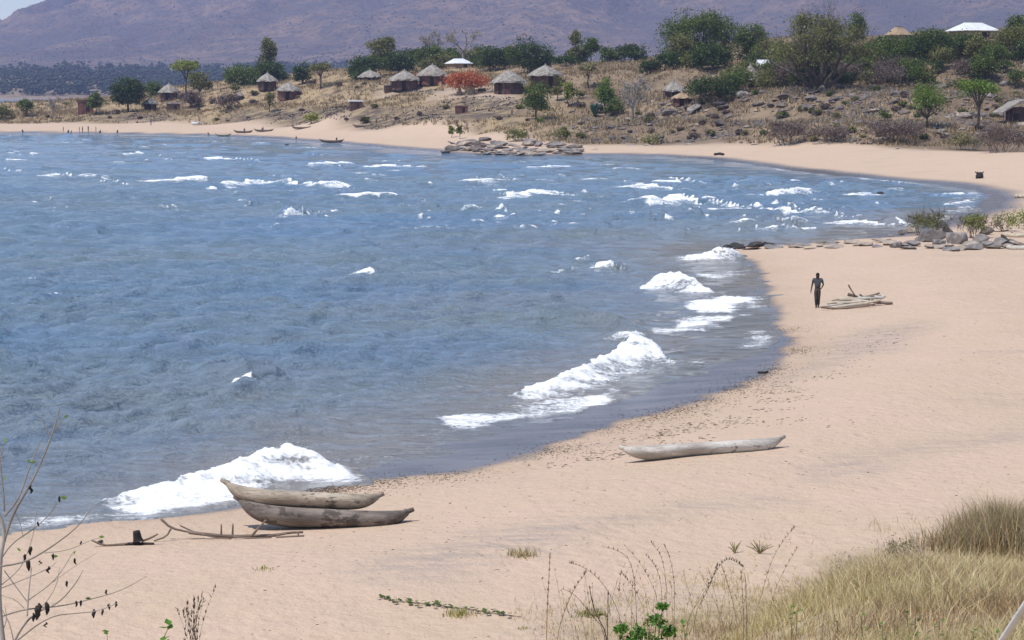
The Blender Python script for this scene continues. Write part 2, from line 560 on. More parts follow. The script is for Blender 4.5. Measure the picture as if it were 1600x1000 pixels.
def soft_poly(x, y, P, width, nz=0.0, seed=0, nscale=0.3):
    out = np.zeros(x.shape)
    lo = P.min(0) - 3 * width - 2 * nz; hi = P.max(0) + 3 * width + 2 * nz
    k = (x > lo[0]) & (x < hi[0]) & (y > lo[1]) & (y < hi[1])
    if not k.any(): return out
    xx, yy = x[k], y[k]
    d = poly_dist(xx, yy, P, True)
    d = np.where(inside(xx, yy, P), d, -d)
    if nz: d = d + nz * 2 * (fbm(xx * nscale, yy * nscale, seed, 4) - 0.5)
    out[k] = sstep(-width, width, d)
    return out

DRY_PX = [(-300, 862), (0, 838), (130, 815), (250, 811), (340, 802), (480, 768), (600, 750), (740, 739), (860, 703), (960, 664), (1080, 634),
          (1170, 594), (1222, 566), (1240, 542), (1228, 512), (1212, 482), (1204, 446), (1184, 413), (1152, 397), (1136, 390)]
DRY = [tuple(hit(*p))[:2] for p in DRY_PX]
WETP = np.array(smooth_line(DRY, 1) + [(20, 150), (-60, 200), (-150, 150), (-150, 40)])
VEG_PX = [(-300, 192), (0, 193), (150, 191), (300, 193), (420, 195), (560, 196), (640, 196), (720, 198), (770, 207), (830, 219), (900, 226), (1000, 225), (1080, 223),
          (1200, 225), (1330, 224), (1450, 233), (1520, 237), (1700, 238), (2200, 240)]
VEG = np.array([tuple(hit(*p))[:2] for p in VEG_PX] + [(900, 900), (-350, 900)])
NEARVEG = world_poly([(880, 985), (960, 965), (1060, 945), (1150, 925), (1230, 905), (1310, 882), (1400, 872), (1450, 852), (1520, 842), (1600, 838), (1750, 830), (2060, 826)])
NEARVEG = np.vstack([NEARVEG, [(26, 12), (3, 12), (2.0, 30)]])
BURN = [world_poly(p) for p in (
    [(330, 192), (350, 181), (450, 173), (560, 171), (640, 170), (700, 168), (780, 176), (800, 188), (650, 192), (500, 191), (400, 194)],
    [(610, 146), (650, 140), (700, 146), (660, 152)], [(90, 186), (160, 180), (240, 184), (330, 180), (330, 190), (200, 190)],
    [(700, 160), (780, 158), (830, 166), (820, 176), (720, 172)])]
TRACK = world_poly([(590, 147), (640, 141), (700, 137), (780, 146), (840, 150), (900, 142), (930, 148), (860, 160), (780, 158), (680, 152)])
GREY = [world_poly(p) for p in (
    [(560, 890), (700, 850), (850, 815), (980, 800), (1060, 785), (1200, 770), (1240, 785), (1120, 800), (1000, 815), (900, 835), (800, 870), (680, 905), (580, 905)],
    [(1190, 600), (1260, 560), (1330, 520), (1420, 500), (1470, 505), (1380, 550), (1300, 575), (1220, 610)],
    [(1240, 735), (1400, 690), (1600, 670), (1600, 690), (1420, 715), (1280, 750)],
    [(880, 990), (960, 940), (1060, 925), (1150, 930), (1000, 970), (940, 1000)])]

gu = wide_us(640)
gd = np.array(sorted(set(list(np.linspace(3, 38, 50)) + depth_rows(1075, 345, 1.9) + depth_rows(345, 192, 0.9)
              + list(np.linspace(640, 1100, 70)) + list(np.linspace(1150, 3300, 30)))))
gx, gy, nu, nd = polar(gu, gd)
gz = terrain(gx, gy)
gs = shore_s(gx, gy)
wet = soft_poly(gx, gy, WETP, 0.5, 0.8, 31, 0.5)
wet = np.maximum(wet, (1 - sstep(2.0, 5.5, gs + 2.5 * (fbm(gx * 0.08, gy * 0.08, 33, 3) - 0.5))) * (gy > 150))
damp = soft_poly(gx, gy, WETP, 3.2, 1.5, 32, 0.25)
veg = soft_poly(gx, gy, VEG, 4.0, 7.0, 35, 0.06)
nveg = soft_poly(gx, gy, NEARVEG, 0.8, 1.3, 36, 0.4)
plain = (gy > 1000) * sstep(10, 60, gs)
burn = np.zeros_like(gx)
for P_ in BURN: burn = np.maximum(burn, soft_poly(gx, gy, P_, 5.0, 9.0, 37, 0.05))
track = soft_poly(gx, gy, TRACK, 3.0, 7.0, 38, 0.06)
grey = np.zeros_like(gx)
for P_ in GREY: grey = np.maximum(grey, soft_poly(gx, gy, P_, 1.3, 1.0, 39, 0.3))
gme = np_mesh('ground', np.stack([gx, gy, gz], 1), grid_faces(nu, nd))
for n_, a_ in (('wet', wet), ('damp', damp), ('veg', np.maximum(veg, plain)), ('nearveg', nveg), ('burn', burn * veg), ('track', track), ('tan', sstep(0.06, -0.02, gx / gy) * veg * (gy < 1000)), ('grey', grey)):
    add_attr(gme, n_, a_)

m = NT('ground_sand_and_soil')
v = m.map((1, 1, 1))
n1 = m.noise(v, 0.22, 5, 0.6)
n2 = m.noise(v, 2.2, 5, 0.65)
n3 = m.noise(m.map((0.5, 1.2, 1)), 9, 5, 0.72)
c = m.mix(m.ramp(n1, 0.3, 0.7), (0.535, 0.40, 0.285), (0.565, 0.415, 0.308))
c = m.mix(m.math('MULTIPLY', m.ramp(n2, 0.45, 0.75), 0.35), c, (0.44, 0.33, 0.24))
c = m.mix(m.math('MULTIPLY', m.ramp(n3, 0.54, 0.70), 0.42), c, (0.33, 0.25, 0.185))
strk = m.noise(m.map((0.5, 1.5, 1), rot=(0, 0, R(12))), 1.6, 8, 0.78)
gm = m.math('MULTIPLY', m.attr('grey'), m.ramp(strk, 0.36, 0.62))
c = m.mix(m.math('MULTIPLY', gm, 0.7), c, (0.32, 0.268, 0.235))
# darker drifts of mineral sand anywhere on the beach
drift = m.noise(m.map((0.06, 0.22, 1), rot=(0, 0, R(14))), 1.0, 6, 0.68)
c = m.mix(m.math('MULTIPLY', m.ramp(drift, 0.56, 0.72), 0.3), c, (0.33, 0.26, 0.215))
# hillside soil
h1 = m.noise(v, 0.045, 6, 0.62)
h2 = m.noise(v, 0.35, 5, 0.65)
hc = m.mix(m.ramp(h1, 0.36, 0.64), (0.175, 0.125, 0.085), (0.30, 0.225, 0.145))
hc = m.mix(m.math('MULTIPLY', m.attr('tan'), m.ramp(m.noise(v, 0.03, 5, 0.6), 0.2, 0.55)), hc, (0.36, 0.265, 0.155))
hc = m.mix(m.math('MULTIPLY', m.ramp(h2, 0.48, 0.62), 0.65), hc, (0.11, 0.082, 0.064))
hc = m.mix(m.attr('track'), hc, (0.43, 0.33, 0.24))
bn = m.math('MULTIPLY', m.attr('burn'), m.ramp(m.noise(m.map((0.2, 0.7, 1)), 1.0, 7, 0.75), 0.42, 0.52))
hc = m.mix(m.math('MULTIPLY', bn, 0.85), hc, (0.085, 0.068, 0.06))
c = m.mix(m.attr('veg'), c, hc)
nc = m.mix(m.ramp(n2, 0.35, 0.65), (0.27, 0.20, 0.12), (0.44, 0.34, 0.21))
c = m.mix(m.math('MULTIPLY', m.attr('nearveg'), 0.85), c, nc)
wetf = m.attr('wet')
c = m.mix(m.math('MULTIPLY', m.attr('damp'), 0.75), c, (0.40, 0.285, 0.19))
swn = m.noise(m.map((0.25, 0.9, 1), rot=(0, 0, R(28))), 1.0, 6, 0.65)
c = m.mix(wetf, c, m.mix(m.ramp(swn, 0.35, 0.65), (0.10, 0.083, 0.073), (0.175, 0.14, 0.115)))
ro = m.math('SUBTRACT', 0.95, m.math('MULTIPLY', wetf, m.math('ADD', 0.58, m.math('MULTIPLY', swn, 0.28))))
vor = m.n('TexVoronoi', {'Vector': m.n('Mapping', {'Vector': m.coord(), 'Scale': (1.0, 0.8, 1.0)}).outputs[0], 'Scale': 2.1, 'Randomness': 1.0}).outputs['Distance']
dimple = m.math('MULTIPLY', m.ramp(vor, 0.05, 0.45), m.ramp(m.noise(v, 0.35, 3, 0.6), 0.42, 0.6))
hgt = m.math('ADD', m.math('ADD', m.math('MULTIPLY', dimple, 0.35), m.noise(v, 3.2, 4, 0.6)), m.math('MULTIPLY', m.noise(v, 9.0, 3, 0.6), 0.35))
bstr = m.math('SUBTRACT', 0.62, m.math('MULTIPLY', wetf, 0.59))
bmp = m.n('Bump', {'Height': hgt, 'Strength': bstr, 'Distance': 0.14})
p = m.princ(Base_Color=c, Roughness=ro, Normal=bmp.outputs[0])
p.inputs['Specular IOR Level'].default_value = 0.3
m.set(p, 'Specular IOR Level', m.math('ADD', 0.12, m.math('MULTIPLY', wetf, 0.5)))
M['ground'] = m.done(p)
tag(link('ground', gme, M['ground']), kind='structure')

# ------------------------------------------------------------------ mountains behind the plain
def mountain_z(x, y, full=False):
    def g(px, d, h, sx, sy):
        a, _ = ray(px, 140)
        return h * np.exp(-0.5 * ((x - a * d) / sx) ** 2 - 0.5 * ((y - d) / sy) ** 2)
    warp = 260 * (fbm(x / 900, y / 900, 51, 3) - 0.5)
    base = (g(900, 6900, 610, 1180, 1050) + g(1420, 7900, 420, 520, 1300) + g(1950, 6400, 640, 620, 1050)
            + g(820, 5000, 70, 300, 500) + g(1230, 5000, 80, 190, 500) + g(1560, 4700, 120, 240, 450)
            + g(2600, 7000, 600, 900, 1500))
    xr = (x + warp * 1.2) / 420.0; yr = (y + warp) / 900.0
    rid = 1 - np.abs(2 * fbm(xr, yr, 53, 4, 0.5) - 1)
    rid2 = 1 - np.abs(2 * fbm(xr * 3.1, yr * 2.4, 57, 3, 0.5) - 1)
    amp = np.clip(base / 260.0, 0, 1.3)
    z = base * (0.80 + 0.34 * (rid - 0.5)) + amp * 115 * (rid - 0.6) + amp * 48 * (rid2 - 0.5)
    return (z, rid, rid2) if full else z

def plain_z(y):
    return np.maximum(0.6, (y - 2150) * 0.036)

mu = np.linspace(-0.50, 0.50, 560)
md = np.concatenate([np.linspace(3000, 5200, 70), np.linspace(5220, 8200, 170), np.linspace(8230, 10500, 40)])
mx, my, nu, nd = polar(mu, md)
mzz, mr1, mr2 = mountain_z(mx, my, True)
mz = plain_z(np.minimum(my, 3400)) - 2.5 * (my < 3010) + mzz * sstep(3000, 4300, my)
mme = np_mesh('mountain', np.stack([mx, my, mz], 1), grid_faces(nu, nd))
add_attr(mme, 'gully', np.clip(0.65 * sstep(0.75, 0.40, mr1) + 0.5 * sstep(0.7, 0.35, mr2), 0, 1))  # gully mask for dark woody growth and painted relief shade
m = NT('mountain_slope')
v = m.map((1, 1, 1))
a1 = m.noise(v, 0.0022, 7, 0.62)
a2 = m.noise(v, 0.016, 6, 0.7)
a3 = m.noise(v, 0.055, 4, 0.7)
c = m.mix(m.ramp(a1, 0.38, 0.62), (0.125, 0.078, 0.052), (0.25, 0.158, 0.098))
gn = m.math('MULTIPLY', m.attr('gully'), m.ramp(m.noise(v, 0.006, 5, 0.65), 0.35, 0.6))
c = m.mix(m.math('MULTIPLY', gn, 0.9), c, (0.05, 0.048, 0.038))  # gully scrub colour, also darkened to paint in weak relief shading
c = m.mix(m.math('MULTIPLY', m.ramp(a2, 0.42, 0.60), 0.8), c, (0.085, 0.066, 0.054))
c = m.mix(m.math('MULTIPLY', m.ramp(a3, 0.48, 0.62), 0.6), c, (0.05, 0.044, 0.036))
hh = m.math('ADD', a2, m.math('MULTIPLY', a3, 0.5))
M['mountain'] = m.done(m.princ(Base_Color=c, Roughness=1.0, Normal=m.bump(hh, 1.0, 26.0)))
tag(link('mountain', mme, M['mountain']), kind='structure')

def blob_field(name, X, Y, Z, RAD, mat, flat=0.8, smooth=False):
    """many small ragged crowns seen as one mass: irregular octahedra"""
    n = len(X)
    base = np.array([(1, 0, 0), (-1, 0, 0), (0, 1, 0), (0, -1, 0), (0, 0, 1), (0, 0, -0.4)], float)
    fc = np.array([(0, 2, 4), (2, 1, 4), (1, 3, 4), (3, 0, 4), (2, 0, 5), (1, 2, 5), (3, 1, 5), (0, 3, 5)])
    a = rng.uniform(0, 6.28, n)
    jit = rng.uniform(0.65, 1.3, (n, 6, 1))
    B = base[None] * jit
    ca, sa = np.cos(a)[:, None], np.sin(a)[:, None]
    V = np.stack([B[:, :, 0] * ca - B[:, :, 1] * sa, B[:, :, 0] * sa + B[:, :, 1] * ca, B[:, :, 2] * flat], 2) * RAD[:, None, None]
    V += np.stack([X, Y, Z], 1)[:, None, :]
    F = (fc[None] + (np.arange(n) * 6)[:, None, None]).reshape(-1, 3)
    me = np_mesh(name, V.reshape(-1, 3), F, smooth)
    return link(name, me, mat)

# scrub on the mountain: nobody could count it
n = 44000
dd = 3300 + (8200 - 3300) * rng.random(n) ** 0.85
uu = rng.uniform(-0.40, 0.40, n)
X, Y = uu * dd, dd
keep = fbm(X / 240, Y / 420, 61, 4) + 0.25 * rng.random(n) > 0.56
X, Y = X[keep], Y[keep]
Z = plain_z(np.minimum(Y, 3400)) + mountain_z(X, Y) * sstep(3000, 4300, Y)
RD = rng.uniform(1.5, 3.4, len(X)) * (0.7 + 0.8 * rng.random(len(X)) ** 3)
tag(blob_field('mountain_scrub', X, Y, Z + RD * 0.2, RD, M['mountain_scrub']), 'sparse leafless scrub speckling the hazy mountain slope', 'scrub', kind='stuff')

# wooded plain beyond the back water
n = 2900
dd = 2260 + (3650 - 2260) * rng.random(n)
uu = rng.uniform(-0.34, 0.10, n)
X, Y = uu * dd, dd
dens = fbm(X / 190, Y / 150, 63, 4) + 0.30 * sstep(3500, 2500, Y) - 0.25 * sstep(3000, 3600, Y)
keep = (dens + 0.2 * rng.random(n) > 0.58) & (shore_s(X, Y) > 25)
X, Y = X[keep], Y[keep]
Z = plain_z(np.minimum(Y, 3400)) + mountain_z(X, Y) * sstep(3000, 4300, Y)
XX, YY, ZZ, RR = [], [], [], []
for x_, y_, z_ in zip(X, Y, Z):
    r0 = rnd.uniform(4.0, 11.0)
    for k in range(14):
        r = r0 * rnd.uniform(0.2, 0.42)
        XX.append(x_ + rnd.gauss(0, r0 * 0.55)); YY.append(y_ + rnd.gauss(0, r0 * 0.55))
        ZZ.append(z_ + r * 0.4 + r0 * rnd.uniform(0.0, 1.1)); RR.append(r)
tag(blob_field('far_woodland', np.array(XX), np.array(YY), np.array(ZZ), np.array(RR), M['far_wood'], smooth=True), 'hazy blue-green woodland at the foot of the mountain', 'woodland', kind='stuff')

# ------------------------------------------------------------------ the lake
wu = wide_us(760, 0.345)
wd = np.array(sorted(set(list(np.linspace(20, 36, 8)) + depth_rows(1090, 500, 1.45) + depth_rows(500, 345, 0.9) + depth_rows(345, 196, 0.55) + list(np.linspace(640, 760, 40)) + list(np.linspace(770, 2400, 60)))))
wx, wy, nu, nd = polar(wu, wd)
ws = shore_s(wx, wy)
depth_spacing = np.repeat(np.gradient(wd), nu)
spacing = np.maximum(depth_spacing, 0.69 / 760 * wy)
eta = np.zeros_like(wx)
act = ws < 3
ax, ay, asp = wx[act], wy[act], spacing[act]
gmod = 0.55 + 0.9 * fbm(ax / 22, ay / 30, 71, 3)
e = np.zeros_like(ax)
wr = np.random.default_rng(5)
for lo, hi, cnt, amp in ((9, 18, 7, 0.045), (4.5, 9, 12, 0.040), (2.0, 4.5, 22, 0.035), (0.8, 2.0, 30, 0.0195)):
    for i in range(cnt):
        lam = lo * (hi / lo) ** wr.random()
        th = R(-70) + wr.normal(0, R(13 if lo > 8 else (19 if lo > 4 else 27)))
        k = 2 * math.pi / lam
        ph = k * (ax * math.cos(th) + ay * math.sin(th)) + wr.uniform(0, 6.28)
        lim = sstep(2.2, 4.0, lam / asp)
        sn = np.sin(ph + 0.5 * np.sin(ax / 13 + i) + 0.4 * np.sin(ay / 17 + 2 * i))
        e += amp * lim * (sn + 0.28 * (sn * sn - 0.5))
e = e * gmod
att = 0.10 + 0.90 * sstep(0.5, 16, -ws[act])
e = e * att
eta[act] = e
eta += 0.02
foam = np.zeros_like(wx)
foam[act] = 0.55 * sstep(0.34, 0.50, e) * sstep(105, 190, ay) * sstep(0.42, 0.58, fbm(ax / 30, ay / 45, 73, 3)) + 0.3 * sstep(0.40, 0.55, e) * sstep(60, 110, ay)
lump = np.zeros_like(wx)
gT = None

def breaker(pts, front=(0.36, -0.93), back=1.6, fm=1.0, steep=0.5, base=False):
    """pts: (px, py of the crest top, crest height, foam width in front)"""
    W = [(*onz(a, b, 0.0 if base else h), h, wf) for a, b, h, wf in pts]
    fx, fy = front; fl = math.hypot(fx, fy); fx, fy = fx / fl, fy / fl
    ex, ey = -fy, fx
    W.sort(key=lambda q: q[0] * ex + q[1] * ey)
    xs = [q[0] for q in W]; ys = [q[1] for q in W]
    mrg = max(q[3] for q in W) * 1.5 + 3 * back
    k = np.nonzero((wx > min(xs) - mrg) & (wx < max(xs) + mrg) & (wy > min(ys) - mrg) & (wy < max(ys) + mrg) & act)[0]
    if not len(k): return
    x, y = wx[k], wy[k]
    E = np.array([q[0] * ex + q[1] * ey for q in W]); Fc = np.array([q[0] * fx + q[1] * fy for q in W])
    pe = x * ex + y * ey
    pe = pe + 0.15 * (fbm(x * 0.9, y * 0.9, 76, 2) - 0.5)
    N = x * fx + y * fy - np.interp(pe, E, Fc)
    H = np.interp(pe, E, [q[2] for q in W]); WF = np.interp(pe, E, [q[3] for q in W])
    over = np.maximum(0, np.maximum(E[0] - pe, pe - E[-1]))
    nzv = fbm(x * 1.1, y * 1.1, 77, 3) - 0.5
    N = N + nzv * 0.5 * np.minimum(WF, 1.5) + (fbm(x * 4.2, y * 3.0, 78, 3) - 0.5) * 0.45 * np.minimum(WF, 1.2)
    endf = np.exp(-(over / 0.5) ** 2)
    prof = np.where(N < 0, np.exp(-(N / back) ** 2), np.exp(-(N / (steep * WF)) ** 2))
    eta[k] = eta[k] + H * prof * endf
    fo = sstep(-0.30 * back * 0.5, 0.02, N) * (1 - np.clip(N / WF, 0, 2) ** 0.8 * 0.72) * (1 - sstep(0.8, 1.25, N / WF)) * endf * fm * sstep(0.0, 0.25, H)
    foam[k] = np.maximum(foam[k], fo)
    lump[k] = np.maximum(lump[k], fo * H)

def foam_sheet(px, strength=0.75, width=0.5, nz=0.8, z=0.0):
    global foam
    P = np.array([onz(a, b, z) for a, b in px])
    foam = np.maximum(foam, strength * soft_poly(wx, wy, P, width, nz, 79, 0.6))

# breakers along the near beach
breaker([(165, 780, 0.12, 1.2), (220, 765, 0.25, 1.8), (290, 746, 0.30, 3.0), (350, 728, 0.40, 3.6), (400, 709, 0.50, 4.0), (450, 695, 0.58, 4.2), (492, 707, 0.48, 3.8), (522, 726, 0.22, 3.0)], back=1.0, steep=0.42, fm=1.05)
breaker([(765, 634, 0.06, 2.0), (830, 614, 0.2, 3.5), (880, 596, 0.35, 4.4), (930, 580, 0.45, 4.8), (965, 562, 0.46, 5.0), (988, 552, 0.72, 5.6), (1012, 552, 0.6, 5.2), (1034, 558, 0.3, 4.0), (1050, 568, 0.12, 2.0)], front=(0.08, -1), back=0.8, steep=0.36, fm=1.0, base=True)
breaker([(948, 524, 0.15, 0.6), (970, 519, 0.3, 0.8), (990, 517, 0.3, 0.8)], back=1.2)
breaker([(1010, 450, 0.25, 2.0), (1030, 446, 0.62, 3.4), (1060, 448, 0.72, 5.0), (1084, 451, 0.55, 5.0), (1102, 455, 0.2, 3.5)], front=(0.05, -1), back=0.9, steep=0.42, fm=1.05, base=True)
breaker([(1050, 405, 0.10, 1.6), (1085, 398, 0.3, 2.6), (1115, 391, 0.55, 2.4), (1132, 386, 0.75, 1.8), (1150, 393, 0.3, 1.2)], back=1.2, steep=0.45)
foam_sheet([(1058, 480), (1085, 468), (1130, 463), (1196, 464), (1165, 474), (1140, 488), (1090, 489)], 0.85, 0.8, 1.0)
foam_sheet([(1026, 514), (1070, 498), (1120, 493), (1160, 494), (1120, 505), (1080, 516), (1040, 521)], 0.72, 0.8, 1.2)
foam_sheet([(1090, 430), (1130, 424), (1185, 420), (1150, 432), (1110, 436)], 0.5, 0.8, 1.2)
foam_sheet([(160, 795), (260, 775), (350, 768), (470, 740), (515, 728), (470, 752), (400, 772), (330, 797), (230, 806), (170, 804)], 0.80, 0.4, 0.5)
foam_sheet([(700, 655), (790, 640), (900, 620), (985, 598), (990, 606), (960, 626), (900, 642), (800, 660), (720, 672)], 0.66, 0.5, 0.8)
foam_sheet([(600, 690), (700, 668), (790, 655), (780, 662), (680, 682), (600, 697)], 0.36, 0.5, 0.8)
# waves standing without foam, then the caps out on the lake
breaker([(870, 498, 0.2, 2), (920, 488, 0.5, 2.6), (960, 492, 0.55, 2.6), (1000, 505, 0.2, 2)], back=3.0, fm=0.0)
breaker([(790, 503, 0.15, 2), (840, 488, 0.5, 2.6), (880, 494, 0.4, 2.6), (910, 500, 0.1, 2)], back=3.0, fm=0.0)
breaker([(300, 660, 0.1, 2), (380, 650, 0.35, 2.6), (450, 655, 0.3, 2.6), (520, 665, 0.1, 2)], back=3.0, fm=0.1)
breaker([(340, 585, 0.2, 3), (385, 571, 0.5, 3), (430, 577, 0.3, 3), (455, 588, 0.1, 3)], back=3.0, fm=0.0)
caps = [[(345, 598, 0.08, 0.5), (375, 588, 0.3, 0.9), (396, 585, 0.4, 1.2), (411, 597, 0.15, 0.6)],
        [(535, 424, 0.08, 0.6), (560, 417, 0.35, 1.2), (580, 416, 0.4, 1.6), (590, 424, 0.1, 0.6)],
        [(905, 408, 0.3, 0.8), (920, 403, 0.5, 1.2), (932, 408, 0.2, 0.6)], [(930, 415, 0.3, 1.0), (955, 406, 0.6, 1.4), (972, 408, 0.6, 1.0), (986, 420, 0.2, 0.8)],
        [(835, 427, 0.1, 0.8), (870, 424, 0.2, 1.0), (905, 420, 0.15, 0.8)],
        [(0, 467, 0.12, 0.5), (60, 467, 0.16, 0.6), (105, 462, 0.18, 0.5), (150, 455, 0.15, 0.3)],
        [(440, 336, 0.3, 2.5), (455, 321, 0.8, 4.0), (475, 324, 0.8, 3.0), (508, 337, 0.3, 1.5)],
        [(80, 330, 0.1, 0.8), (105, 322, 0.4, 1.2), (128, 324, 0.3, 1.0)], [(160, 282, 0.3, 1.5), (180, 277, 0.6, 3), (200, 285, 0.3, 2)],
        [(60, 272, 0.3, 2), (90, 268, 0.6, 4), (120, 273, 0.4, 3), (146, 274, 0.3, 2)], [(350, 288, 0.4, 4), (390, 280, 0.7, 6), (440, 282, 0.6, 6), (500, 286, 0.6, 5), (542, 289, 0.3, 3)],
        [(325, 291, 0.3, 1.5), (335, 288, 0.5, 2.5), (345, 293, 0.2, 1.5)], [(210, 282, 0.1, 3), (260, 279, 0.4, 4), (318, 278, 0.4, 3)],
        [(780, 335, 0.5, 0.6), (790, 327, 0.7, 0.8), (804, 337, 0.4, 0.8)], [(750, 334, 0.1, 0.5), (775, 330, 0.5, 0.6), (790, 327, 0.6, 0.6)],
        [(780, 308, 0.3, 3), (830, 297, 0.7, 5), (870, 299, 0.5, 4), (912, 304, 0.3, 3)],
        [(1040, 328, 0.2, 1.5), (1068, 322, 0.6, 2.0), (1092, 327, 0.6, 2.0), (1114, 335, 0.3, 1.5)],
        [(1180, 352, 0.3, 1.5), (1215, 337, 0.8, 3.0), (1240, 338, 0.8, 3.0), (1272, 354, 0.3, 1.5)],
        [(1235, 352, 0.2, 0.8), (1255, 361, 0.2, 0.8)],
        [(1010, 316, 0.3, 3), (1060, 308, 0.6, 5), (1110, 312, 0.6, 5), (1180, 319, 0.5, 4)], [(1170, 325, 0.3, 3), (1230, 318, 0.6, 5), (1290, 327, 0.6, 5), (1345, 337, 0.3, 3)],
        [(1290, 348, 0.2, 3), (1340, 344, 0.3, 4), (1400, 340, 0.5, 4), (1412, 350, 0.2, 3)],
        [(1180, 303, 0.3, 3), (1220, 296, 0.7, 4), (1268, 297, 0.3, 3)], [(1320, 301, 0.3, 2), (1345, 299, 0.4, 3), (1378, 302, 0.2, 2)],
        [(1020, 283, 0.3, 3), (1045, 276, 0.7, 4), (1060, 282, 0.4, 3), (1093, 282, 0.4, 3)], [(960, 293, 0.2, 3), (1000, 289, 0.5, 4), (1066, 294, 0.2, 3)],
        [(1370, 282, 0.2, 3), (1400, 283, 0.3, 3), (1436, 288, 0.2, 3)], [(1460, 303, 0.2, 2), (1500, 301, 0.3, 2.5), (1540, 304, 0.1, 2)],
        [(1480, 318, 0.2, 2), (1515, 312, 0.2, 2), (1535, 306, 0.1, 2)], [(1480, 328, 0.2, 3), (1510, 323, 0.2, 3), (1525, 330, 0.1, 2)],
        [(480, 256, 0.3, 4), (510, 252, 0.6, 5), (548, 254, 0.3, 4)], [(570, 259, 0.3, 4), (610, 256, 0.5, 5), (660, 259, 0.3, 3)],
        [(320, 246, 0.3, 4), (360, 244, 0.6, 6), (400, 250, 0.3, 3)], [(190, 240, 0.3, 3), (220, 236, 0.6, 5), (252, 241, 0.3, 3)],
        [(30, 240, 0.3, 3), (55, 239, 0.4, 3)], [(740, 278, 0.2, 3), (780, 274, 0.5, 4), (808, 282, 0.3, 3)], [(820, 262, 0.2, 3), (860, 258, 0.4, 4), (890, 260, 0.2, 3)]]
for c_ in caps:
    breaker([(a, b, h * 0.85, w_ * 0.8) for a, b, h, w_ in c_], back=2.5 if c_[0][1] < 350 else 1.6, fm=0.95)
cr = random.Random(23)
cnt = 0
while cnt < 250:
    py_ = 211 + 150 * cr.random() ** 1.7
    px_ = cr.uniform(-150, 1560)
    if cr.random() > 0.35 + 0.65 * min(1, max(0, (px_ - 0) / 800)) and py_ > 250: continue
    q = onz(px_, py_)
    if shore_s(np.array([q[0]]), np.array([q[1]]))[0] > -7: continue
    cnt += 1
    L_ = cr.choice([7, 10, 14, 20, 32, 46]) * cr.uniform(0.7, 1.3) * (1.0 if py_ < 300 else 0.6)
    h_ = cr.uniform(0.15, 0.38)
    tl = cr.uniform(-3, 4)
    wq = cr.uniform(0.5, 2.2) * (1.0 if py_ < 290 else 0.45)
    breaker([(px_ - L_, py_ + 1.5 + tl * 0.5, h_ * 0.3, wq * 0.5), (px_ - L_ * 0.2, py_, h_, wq), (px_ + L_ * 0.4, py_ + 0.5, h_ * 0.8, wq), (px_ + L_, py_ + 2.5 - tl * 0.3, h_ * 0.3, wq * 0.5)],
            back=2.4, fm=cr.uniform(0.5, 0.85))
# foam left at the waterline
foam = np.maximum(foam, (0.50 * (1 - sstep(0.0, 1.5, np.abs(ws + 0.5))) * sstep(0.40, 0.62, fbm(wx / 7, wy / 7, 83, 3))) * (wy < 420))
# churned foam relief
lz = fbm(wx * 2.6, wy * 2.6, 85, 4, 0.6) - 0.45
eta += np.clip(lump, 0, 1) * lz * 0.5 + foam * (fbm(wx * 5, wy * 5, 87, 2) - 0.5) * 0.05
wt = terrain(wx[ws > -12], wy[ws > -12])
gT = np.full(wx.shape, -3.0); gT[ws > -12] = wt
up = (foam > 0.15) & (ws < 2.5)
eta = np.where(up & (eta < gT + 0.03), gT + 0.03, eta)
shallow = sstep(-14, -1, ws) * (wy < 190) * (0.55 + 0.6 * (fbm(wx / 6, wy / 6, 89, 3) - 0.3))
shallow = np.maximum(shallow, 0.5 * sstep(-34, -5, ws) * (wy < 190) * fbm(wx / 14, wy / 9, 90, 3))
F = grid_faces(nu, nd)
kf = (ws[F] < 2.6).any(1)
F = F[kf]
used = np.zeros(len(wx), bool); used[F.ravel()] = True
idx = np.cumsum(used) - 1
WV = np.stack([wx, wy, eta], 1)[used]
wme = np_mesh('lake_water', WV, idx[F])
add_attr(wme, 'foam', foam[used]); add_attr(wme, 'shallow', np.clip(shallow, 0, 1)[used])

m = NT('lake_water')
v = m.map((1, 1, 1))
fo = m.attr('foam')
fn = m.noise(v, 4.5, 8, 0.74)
fn2 = m.noise(m.map((0.5, 1.0, 1.0)), 0.9, 6, 0.65)
fmix = m.math('ADD', m.math('MULTIPLY', fn, 0.5), m.math('MULTIPLY', fn2, 0.5))
fk = m.math('ADD', fo, m.math('MULTIPLY', m.math('SUBTRACT', fmix, 0.5), 3.3))
fmask = m.math('MULTIPLY', m.ramp(fk, 0.36, 0.86), m.ramp(fo, 0.04, 0.2))
pn = m.noise(m.map((0.03, 0.05, 1)), 1.0, 4, 0.6)
wc = m.mix(m.ramp(pn, 0.3, 0.7), (0.150, 0.240, 0.355), (0.195, 0.258, 0.300))
wc = m.mix(m.attr('shallow'), wc, (0.32, 0.28, 0.235))
# spray droplets as bright specks on steep chop
r1 = m.noise(m.map((0.55, 1.5, 1.0), rot=(0, 0, R(-18))), 1.5, 6, 0.66, 0.3)
r2 = m.noise(m.map((0.7, 1.5, 1.0), rot=(0, 0, R(-30))), 6.0, 4, 0.6, 0.3)
r0 = m.noise(m.map((0.16, 0.5, 1.0), rot=(0, 0, R(-16))), 1.0, 3, 0.5, 0.2)
hb = m.math('ADD', m.math('ADD', r1, m.math('MULTIPLY', r0, 1.6)), m.math('MULTIPLY', r2, 0.22))
bm_ = m.bump(hb, 1.0, 0.55)
fb = m.bump(m.noise(v, 7, 6, 0.75), 0.6, 0.10)
wp = m.princ(Base_Color=wc, Roughness=0.07, IOR=1.33, Normal=bm_)
fp = m.princ(Base_Color=(0.90, 0.90, 0.90), Roughness=0.85, Normal=fb)
fp.inputs['Specular IOR Level'].default_value = 0.2
